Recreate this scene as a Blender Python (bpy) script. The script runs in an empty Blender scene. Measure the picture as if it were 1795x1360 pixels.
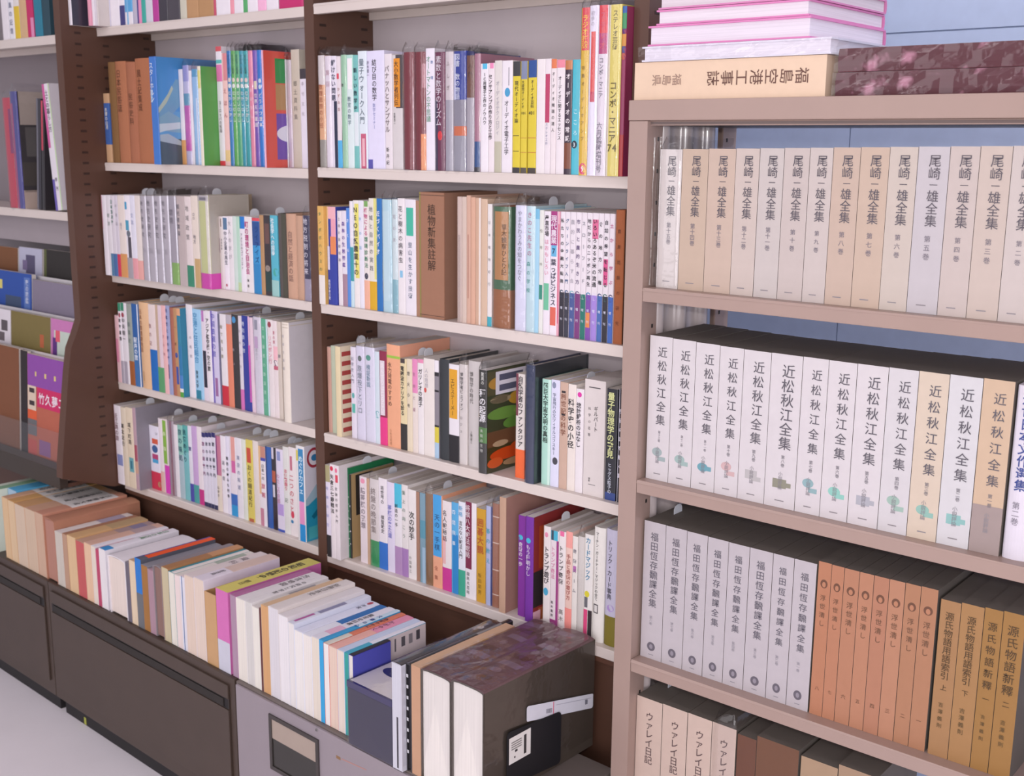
import bpy, bmesh, math, random
from mathutils import Matrix, Vector
random.seed(7)
sc = bpy.context.scene
COL = sc.collection
# ------------------------------------------------------------------ camera, world, lights, exposure
cam = bpy.data.cameras.new('camera')
cam.sensor_width = 36.0
cam.lens = 36.0 * 2036.02 / 1795.0
camo = bpy.data.objects.new('camera', cam)
COL.objects.link(camo)
CAM = Vector((1.82861, -1.56426, 1.40136))
YAW, PITCH, ROLL = 0.6982, -0.2070, 0.0089
fw = Vector((-math.sin(YAW) * math.cos(PITCH), math.cos(YAW) * math.cos(PITCH), math.sin(PITCH)))
rt = Vector((math.cos(YAW), math.sin(YAW), 0))
up = rt.cross(fw)
rt, up = math.cos(ROLL) * rt + math.sin(ROLL) * up, -math.sin(ROLL) * rt + math.cos(ROLL) * up
mw = Matrix.Identity(4)
for i in range(3):
    mw[i][0], mw[i][1], mw[i][2], mw[i][3] = rt[i], up[i], -fw[i], CAM[i]
camo.matrix_world = mw
cam.clip_start = 0.05
cam.dof.use_dof = True          # the photograph is softer toward the far shelves
cam.dof.focus_distance = 1.75
cam.dof.aperture_fstop = 9.0
sc.camera = camo
w = bpy.data.worlds.new('room_light')
sc.world = w
w.use_nodes = True
w.node_tree.nodes['Background'].inputs[0].default_value = (0.93, 0.90, 1.0, 1)
w.node_tree.nodes['Background'].inputs[1].default_value = 0.36


def area_light(name, loc, rot, sx, sy, power, colour):
    l = bpy.data.lights.new(name, 'AREA')
    l.shape = 'RECTANGLE'
    l.size, l.size_y, l.energy, l.color = sx, sy, power, colour
    o = bpy.data.objects.new(name, l)
    o.location, o.rotation_euler = loc, rot
    COL.objects.link(o)
    return o


# ceiling tubes along the aisle, an added one behind the rack for the wall, an added broad fill to the right behind the
# camera, a dimmer added fill at the front left, and the camera's own small flash
area_light('ceiling_tube_or_fill', (0.1, -1.5, 2.50), (0, 0, 0), 3.6, 0.25, 9, (1.0, 0.955, 0.98))
area_light('ceiling_tube_or_fill', (0.3, -2.8, 2.50), (0, 0, 0), 3.6, 0.25, 12, (1.0, 0.955, 0.98))
area_light('ceiling_tube_or_fill', (1.2, 0.46, 2.55), (0, 0, 0), 2.6, 0.18, 15, (0.96, 0.97, 1.0))  # added overhead fill that brightens the blue wall behind the rack
fill = area_light('front_right_fill', (3.7, -4.3, 1.45), (0, 0, 0), 3.6, 2.2, 114, (1.0, 0.95, 0.985))  # unseen broad source, added to light spines and right-facing covers
fill.rotation_euler = (Vector((-0.2, 0, 1.0)) - Vector(fill.location)).to_track_quat('-Z', 'Y').to_euler()
fill = area_light('front_left_fill', (-1.2, -4.0, 1.5), (0, 0, 0), 2.2, 1.8, 20, (1.0, 0.96, 1.0))  # weaker unseen fill, added from the front left
fill.rotation_euler = (Vector((0, 0, 1.0)) - Vector(fill.location)).to_track_quat('-Z', 'Y').to_euler()
area_light('camera_flash', CAM + 0.07 * up, mw.to_euler(), 0.05, 0.03, 6.0, (1.0, 0.97, 0.96))
sc.view_settings.view_transform = 'Standard'
sc.view_settings.look = 'None'
sc.view_settings.exposure = 0.0
sc.view_settings.gamma = 1.0


# ------------------------------------------------------------------ materials
def lin(h):
    o = []
    for k in (0, 2, 4):
        c = int(h[k:k + 2], 16) / 255
        o.append(c / 12.92 if c <= 0.04045 else ((c + 0.055) / 1.055) ** 2.4)
    return (*o, 1)


MATS = {}


def mat(h, kind='paper'):
    """procedural surface: a colour with faint mottling; kind sets the gloss"""
    key = h + kind
    if key in MATS:
        return MATS[key]
    m = bpy.data.materials.new(kind + '_' + h)
    MATS[key] = m
    m.use_nodes = True
    nt = m.node_tree
    b = nt.nodes['Principled BSDF']
    rough, coat, scale, amp = {'paper': (.62, 0, 60, .05), 'gloss': (.32, .35, 40, .04), 'cloth': (.85, 0, 900, .14), 'pages': (.9, 0, 1, .2),
                               'steel': (.42, .12, 14, .05), 'ink': (.6, 0, 50, .04), 'floor': (.55, 0, 3, .1), 'board': (.7, 0, 30, .08),
                               'brownsteel': (.5, .08, 12, .14), 'marble': (.45, .1, 34, .12), 'sheen': (.22, .3, 8, .03)}[kind]
    b.inputs['Roughness'].default_value = rough
    b.inputs['Coat Weight'].default_value = coat
    b.inputs['Coat Roughness'].default_value = .12
    tc = nt.nodes.new('ShaderNodeTexCoord')
    n = nt.nodes.new('ShaderNodeTexNoise')
    n.inputs['Scale'].default_value = scale
    n.inputs['Detail'].default_value = 3
    if kind == 'pages':      # leaves seen edge-on: streaks across the thickness
        mp = nt.nodes.new('ShaderNodeMapping')
        mp.inputs['Scale'].default_value = (700, 5, 5)
        nt.links.new(tc.outputs['Object'], mp.inputs[0])
        nt.links.new(mp.outputs[0], n.inputs['Vector'])
    else:
        nt.links.new(tc.outputs['Object'], n.inputs['Vector'])
    mx = nt.nodes.new('ShaderNodeMix')
    mx.data_type = 'RGBA'
    c = lin(h)
    mx.inputs[6].default_value = tuple(x * (1 - amp) for x in c[:3]) + (1,)
    mx.inputs[7].default_value = tuple(min(1, x * (1 + amp)) for x in c[:3]) + (1,)
    if kind == 'marble':
        mx.inputs[7].default_value = lin('b07a8c')
        rmp = nt.nodes.new('ShaderNodeValToRGB')
        rmp.color_ramp.elements[0].position, rmp.color_ramp.elements[1].position = .56, .7
        nt.links.new(n.outputs[0], rmp.inputs[0])
        nt.links.new(rmp.outputs[0], mx.inputs[0])
    else:
        nt.links.new(n.outputs[0], mx.inputs[0])
    nt.links.new(mx.outputs[2], b.inputs['Base Color'])
    return m


def film():
    """thin clear plastic: see-through, with gloss that grows at a grazing look"""
    if 'film' in MATS:
        return MATS['film']
    m = bpy.data.materials.new('clear_film')
    MATS['film'] = m
    m.use_nodes = True
    nt = m.node_tree
    nt.nodes.remove(nt.nodes['Principled BSDF'])
    t = nt.nodes.new('ShaderNodeBsdfTransparent')
    t.inputs[0].default_value = (.98, .98, .985, 1)
    g = nt.nodes.new('ShaderNodeBsdfGlossy')
    g.inputs['Roughness'].default_value = .1
    lw = nt.nodes.new('ShaderNodeLayerWeight')          # the same from both sides of the film
    lw.inputs['Blend'].default_value = .5
    pw = nt.nodes.new('ShaderNodeMath')
    pw.operation = 'POWER'
    pw.inputs[1].default_value = 4.0
    nt.links.new(lw.outputs['Facing'], pw.inputs[0])
    f = nt.nodes.new('ShaderNodeMath')
    f.operation = 'MULTIPLY_ADD'
    f.inputs[1].default_value, f.inputs[2].default_value = .6, .06
    nt.links.new(pw.outputs[0], f.inputs[0])
    tc = nt.nodes.new('ShaderNodeTexCoord')
    n = nt.nodes.new('ShaderNodeTexNoise')
    n.inputs['Scale'].default_value = 45
    bp = nt.nodes.new('ShaderNodeBump')
    bp.inputs['Strength'].default_value = .35
    bp.inputs['Distance'].default_value = .004
    nt.links.new(tc.outputs['Object'], n.inputs['Vector'])
    nt.links.new(n.outputs[0], bp.inputs['Height'])
    nt.links.new(bp.outputs[0], g.inputs['Normal'])
    mx = nt.nodes.new('ShaderNodeMixShader')
    nt.links.new(f.outputs[0], mx.inputs[0])
    nt.links.new(t.outputs[0], mx.inputs[1])
    nt.links.new(g.outputs[0], mx.inputs[2])
    nt.links.new(mx.outputs[0], nt.nodes['Material Output'].inputs[0])
    return m


# ------------------------------------------------------------------ mesh helpers
class MB:
    """collects faces with materials and links them as one mesh object"""

    def __init__(s):
        s.v, s.f, s.m, s.mats = [], [], [], []

    def slot(s, m):
        if m not in s.mats:
            s.mats.append(m)
        return s.mats.index(m)

    def poly(s, pts, m):
        i = len(s.v)
        s.v += [tuple(p) for p in pts]
        s.f.append(tuple(range(i, i + len(pts))))
        s.m.append(s.slot(m))

    def box(s, lo, hi, m):
        (a, b, c), (d, e, f) = lo, hi
        i = len(s.v)
        s.v += [(a, b, c), (d, b, c), (d, e, c), (a, e, c), (a, b, f), (d, b, f), (d, e, f), (a, e, f)]
        for q in ((0, 3, 2, 1), (4, 5, 6, 7), (0, 1, 5, 4), (1, 2, 6, 5), (2, 3, 7, 6), (3, 0, 4, 7)):
            s.f.append(tuple(i + k for k in q))
            s.m.append(s.slot(m))

    def prism(s, prof, z0, z1, m, axis='z', caps=True):
        """closed outline (a, b) pushed along an axis"""
        fn = {'z': lambda a, b, c: (a, b, c), 'x': lambda a, b, c: (c, a, b), 'y': lambda a, b, c: (a, c, b)}[axis]
        i, n = len(s.v), len(prof)
        s.v += [fn(a, b, z0) for a, b in prof] + [fn(a, b, z1) for a, b in prof]
        k = s.slot(m)
        for q in range(n):
            r = (q + 1) % n
            s.f.append((i + q, i + r, i + n + r, i + n + q))
            s.m.append(k)
        if caps:
            s.f += [tuple(range(i + n - 1, i - 1, -1)), tuple(range(i + n, i + 2 * n))]
            s.m += [k, k]

    def build(s, name, parent=None, bevel=0, smooth=False, label=None, weld=False):
        me = bpy.data.meshes.new(name)
        me.from_pydata(s.v, [], s.f)
        for m in s.mats:
            me.materials.append(m)
        me.polygons.foreach_set('material_index', s.m)
        if weld:
            bm = bmesh.new()
            bm.from_mesh(me)
            bmesh.ops.remove_doubles(bm, verts=bm.verts, dist=1e-6)
            bm.to_mesh(me)
            bm.free()
        if bevel:
            bm = bmesh.new()
            bm.from_mesh(me)
            bmesh.ops.remove_doubles(bm, verts=bm.verts, dist=1e-6)
            bmesh.ops.recalc_face_normals(bm, faces=bm.faces)
            ed = [e for e in bm.edges if len(e.link_faces) == 2 and e.calc_face_angle(0) > .6]
            bmesh.ops.bevel(bm, geom=ed, offset=bevel, segments=2, affect='EDGES', profile=.6, clamp_overlap=True)
            bm.to_mesh(me)
            bm.free()
        if smooth:
            me.polygons.foreach_set('use_smooth', [True] * len(me.polygons))
        me.update()
        o = bpy.data.objects.new(name, me)
        COL.objects.link(o)
        if parent:
            o.parent = parent
        if label:
            o['label'] = label
        return o


def thing(name, label, cat, loc=(0, 0, 0), rot=None, group=None):
    o = bpy.data.objects.new(name, None)
    o.empty_display_size = .02
    COL.objects.link(o)
    m = rot.to_4x4() if rot is not None else Matrix.Identity(4)
    m.translation = Vector(loc)
    o.matrix_world = m
    o['label'], o['category'] = label, cat
    if group:
        o['group'] = group
    return o


def struct(o):
    o['kind'] = 'structure'
    return o


GL = {}


def glyph(ch, bold):
    """outline of one character as flat triangles, centred on its em box, one unit high"""
    k = (ch, bold)
    if k not in GL:
        c = bpy.data.curves.new('glyph', 'FONT')
        c.body, c.resolution_u, c.offset = ch, 2, .016 if bold else .004
        o = bpy.data.objects.new('glyph', c)
        me = bpy.data.meshes.new_from_object(o)
        wide = ord(ch) > 0x2000
        xs = [v.co.x for v in me.vertices] or [0]
        cx = .5 if wide else (min(xs) + max(xs)) / 2
        GL[k] = ([(v.co.x - cx, v.co.y - .37) for v in me.vertices], [tuple(p.vertices) for p in me.polygons])
        bpy.data.objects.remove(o)
        bpy.data.curves.remove(c)
        bpy.data.meshes.remove(me)
    return GL[k]


def write(mb, s, place, size, step, m, bold=True, vertical=True):
    """characters one under another; place(a, b) maps flat text coordinates (right, down) to a point on the surface"""
    k = mb.slot(m)
    for i, ch in enumerate(s):
        if ch in ' 　':
            continue
        vs, fs = glyph(ch, bold)
        j = len(mb.v)
        for x, y in vs:
            if ch in 'ー～（）' and vertical:
                x, y = y, -x
            if vertical:
                mb.v.append(place(x * size, (i + .5) * step - y * size))
            else:
                mb.v.append(place((i + .5) * step + x * size, -y * size))
        for f in fs:
            mb.f.append(tuple(j + q for q in f))
            mb.m.append(k)


# ------------------------------------------------------------------ books
KIND = {'p': 'paperback', 'h': 'hardback', 'm': 'magazine', 'x': 'boxed_volume', 'b': 'booklet'}
DARKPAPER = ['8a8078', '7c746e', '90877e']


def spine_path(w, hard):
    """(points of the spine outline from left to right, depth function)"""
    r = min(.0012, w * .2)
    bulge = min(.004, w * .12) if hard else min(.0006, w * .04)

    def y(x):
        t = min(1, max(0, x / w))
        e = 2 * t - 1
        return bulge * e * e + (r * (abs(e) - .86) / .14 * .6 if abs(e) > .86 else 0)
    n = 8 if hard else 6
    xs = sorted(set([0, .07 * w, .93 * w, w] + [w * i / n for i in range(1, n)]))
    return [(x, y(x)) for x in xs], y


def build_book(kind, name, label, cat, group, loc, rot, w, d, h, col, page, fl, bands, obi, side, text, front=(), slip=0, rack=False):
    root = thing(name, label, cat, loc, rot, group)
    hard = kind in 'h'
    box = kind == 'x'
    gl = 'gloss' if ('g' in fl or 'p' in fl) else ('cloth' if 'c' in fl else 'paper')
    base = mat(col, gl)
    sp, fy = spine_path(w, hard)
    if box:
        fy = lambda x: 0.0
        sp = [(0, 0), (w, 0)]
    t = .0024 if hard else (.0018 if box else .0007)
    t = min(t, w * .2)
    e = .003 if hard else 0
    mb = MB()
    if box:          # slipcase: closed spine, sides, top and bottom; open at the back
        case = mat('6c655e' if rack else col, 'board')  # rack cases: shade of the shelf above put into a darker board colour
        mb.poly([(0, 0, 0), (w, 0, 0), (w, 0, h), (0, 0, h)], base)
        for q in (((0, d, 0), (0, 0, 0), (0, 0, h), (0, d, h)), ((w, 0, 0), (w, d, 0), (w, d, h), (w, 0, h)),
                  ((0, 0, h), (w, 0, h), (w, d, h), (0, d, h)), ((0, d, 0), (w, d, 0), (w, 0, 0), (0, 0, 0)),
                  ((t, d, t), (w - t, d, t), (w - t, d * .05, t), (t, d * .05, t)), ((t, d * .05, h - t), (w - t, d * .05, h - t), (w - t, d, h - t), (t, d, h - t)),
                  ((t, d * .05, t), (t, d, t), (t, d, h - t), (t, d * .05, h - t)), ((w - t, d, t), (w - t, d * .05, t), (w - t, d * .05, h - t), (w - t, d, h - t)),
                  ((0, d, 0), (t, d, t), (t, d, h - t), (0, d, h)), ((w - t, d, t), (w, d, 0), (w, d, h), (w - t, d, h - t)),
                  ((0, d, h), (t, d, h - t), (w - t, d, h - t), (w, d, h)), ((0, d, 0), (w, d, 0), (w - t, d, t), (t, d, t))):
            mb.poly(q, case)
    else:
        outer = [(0, d)] + sp + [(w, d)]
        inner = [(w - t, d)] + [(min(w - t, max(t, x)), y + t) for x, y in reversed(sp)] + [(t, d)]
        mb.prism(outer + inner, 0, h, base, caps=False)
        n = len(outer)
        for z, fl_ in ((0, 1), (h, 0)):          # rims of the cover at head and tail, strip by strip
            ring = inner[::-1]
            for q in range(n - 1):
                p = [(*outer[q], z), (*outer[q + 1], z), (*ring[q + 1], z), (*ring[q], z)]
                mb.poly(p[::-1] if fl_ else p, base)
    for bi, bd in enumerate(bands):          # printed fields and some painted highlights on the spine follow its curve
        t0, t1, bc = bd[:3]
        u0, u1 = (bd[3], bd[4]) if len(bd) > 4 else (0, 1)
        bmt = mat(bc, gl)
        off = .00014 + .00004 * min(bi, 9)
        z0, z1 = h * (1 - t1), h * (1 - t0)
        if len(bd) > 5 or (abs((u1 - u0) * w - (z1 - z0)) < .35 * (z1 - z0) and (z1 - z0) < .022 and t0 > 0 and t1 < 1):
            cx, cz, rx, rz = (u0 + u1) * w / 2, (z0 + z1) / 2, (u1 - u0) * w / 2, (z1 - z0) / 2
            pts = []
            for q in range(20):
                a = 2 * math.pi * q / 20
                x = cx + rx * math.cos(a)
                pts.append((x, fy(x) - off - .00002, cz + rz * math.sin(a)))
            mb.poly(pts, bmt)
            continue
        xs = [u0 * w] + [x for x, _ in sp if u0 * w < x < u1 * w] + [u1 * w]
        for a, b in zip(xs, xs[1:]):
            mb.poly([(a, fy(a) - off, z0), (b, fy(b) - off, z0), (b, fy(b) - off, z1), (a, fy(a) - off, z1)], bmt)
    for k, sd in enumerate(side):        # printed fields on the cover that faces +x
        if isinstance(sd[0], list):          # free outline: [(depth, height from the top), ...], colour
            mb.poly([(w + .00008 + .00003 * k, .0022 + a * (d - .0022), h * (1 - b)) for a, b in sd[0]], mat(sd[1], gl))
            continue
        d0, d1, t0, t1, sc_ = sd[:5]
        sm = mat(sc_, gl)
        x = w + .00008 + .00003 * k
        if len(sd) > 5:
            cy, cz, ry, rz = .0022 + (d0 + d1) / 2 * (d - .0022), h * (1 - (t0 + t1) / 2), (d1 - d0) / 2 * (d - .0022), h * (t1 - t0) / 2
            mb.poly([(x, cy + ry * math.cos(q * math.pi / 11), cz + rz * math.sin(q * math.pi / 11)) for q in range(22)], sm)
            continue
        mb.poly([(x, .0022 + d0 * (d - .0022), h * (1 - t1)), (x, .0022 + d1 * (d - .0022), h * (1 - t1)), (x, .0022 + d1 * (d - .0022), h * (1 - t0)), (x, .0022 + d0 * (d - .0022), h * (1 - t0))], sm)
    for tx in text:
        s, tc, t0, t1 = tx[:4]
        u = tx[4] if len(tx) > 4 else .5
        us = tx[5] if len(tx) > 5 else .6
        if s.isascii():          # figures stay upright, side by side
            size = min(us * w * 1.5 / len(s), (t1 - t0) * h)
            x0, z0 = u * w - len(s) * size * .29, h * (1 - (t0 + t1) / 2)
            write(mb, s, lambda a, b: (x0 + a, fy(x0 + a) - .0006, z0 - b), size, size * .58, mat(tc, 'ink'), True, False)
            continue
        step = (t1 - t0) * h / len(s)
        size = min(us * w * 1.12, step * 1.02, 2.0 * min(u, 1 - u) * w)
        x0, z0 = u * w, h * (1 - t0)
        write(mb, s, lambda a, b: (x0 + a, fy(x0 + a) - .0006, z0 - b), size, step, mat(tc, 'ink'), us > .55)
    for fb in front:          # printed or page-edge fields on the tail end
        t0, t1, fc = fb[:3]
        u0, u1 = (fb[3], fb[4]) if len(fb) > 4 else (0, 1)
        fm = mat(fc, gl)
        mb.poly([(u0 * w, d * t1, -.0002), (u0 * w, d * t0, -.0002), (u1 * w, d * t0, -.0002), (u1 * w, d * t1, -.0002)], fm)
    mb.build('cover' if not box else 'slipcase', root)
    pb = MB()
    if box:
        pb.box((t + .0004, d * .08, t + .0006), (w - t - .0004, d - .004, h - t - .002), mat(page, 'pages'))
    else:
        pb.box((t, max(y for _, y in sp[1:-1]) + t + .0004 if hard else .0016, e + (0 if e else .0002)), (w - t, d - e - .0006, h - e - (0 if e else .0003)), mat(page, 'pages'))
    pb.build('page_block', root)
    for (t0, t1, oc) in obi:
        ob = MB()
        om = mat(oc, gl)
        o_ = .0003
        out = [(-o_, d * .985)] + [(x + (-o_ if x == 0 else o_ if x == w else 0), y - o_) for x, y in sp] + [(w + o_, d * .985)]
        z0, z1 = h * (1 - t1) + .0003, h * (1 - t0)
        for (a, b), (c, f) in zip(out, out[1:]):
            ob.poly([(a, b, z0), (c, f, z0), (c, f, z1), (a, b, z1)], om)
        ob.build('paper_band', root)
    if slip:        # the round end of a sales slip standing out of the pages
        sl = MB()
        q = [(d * .42 - .012, h - .03), (d * .42 + .012, h - .03)] + [(d * .42 + .012 * math.cos(a * math.pi / 10), h + .006 + .009 * math.sin(a * math.pi / 10)) for a in range(11)]
        sl.prism(q, w * .5 - .0004, w * .5 + .0004, mat('dfe2ea'), axis='x')
        sl.build('sales_slip', root, label='white paper slip with a rounded end')
    if 'p' in fl:        # loose clear sleeve around the cover, a little taller than the book
        sv = MB()
        fm = film()
        g = .0002
        rnd = random.Random(label)
        out = [(-g, d * .95), (-g, d * .4), (-g, .005)] + [(x, y - .0011 - g) for x, y in ([(w * .05, .0012), (w * .3, .0001), (w * .6, 0), (w * .82, .0003), (w * .95, .0012)])] + [(w + g, .005), (w + g, d * .4), (w + g, d * .95)]
        zs = [.0004] + [h * i / 7 for i in range(1, 7)] + [h, h + .007, h + .017]
        grid = []
        for zi, z in enumerate(zs):
            rowp = []
            for xi, (x, y) in enumerate(out):
                j = rnd.uniform(0, .0009)
                jz = rnd.uniform(-.006, .006) if zi >= len(zs) - 2 else 0
                if 3 <= xi <= 7:
                    y -= j
                rowp.append((x + (w / 2 - x) * (.25 if zi == len(zs) - 1 else .08 if zi == len(zs) - 2 else 0), y + (.006 if zi == len(zs) - 1 else 0), z + jz))
            grid.append(rowp)
        for a, b in zip(grid, grid[1:]):
            for q in range(len(out) - 1):
                sv.poly([a[q], a[q + 1], b[q + 1], b[q]], fm)
        if loc[2] > 0.4 and rot is None and 0 < loc[1] < .02:        # folded corner hanging over the shelf edge
            yo = -loc[1] - .0012
            sv.poly([(w * .05, -.0022, .0006), (w * .95, -.0022, .0006), (w * .8, yo, .0006), (w * .2, yo, .0006)], fm)
            sv.poly([(w * .2, yo, .0006), (w * .8, yo, .0006), (w * .5, yo - .001, -.007)], fm)
        sv.build('plastic_sleeve', root, smooth=True, weld=True, label='clear plastic sleeve')
    return root


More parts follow.
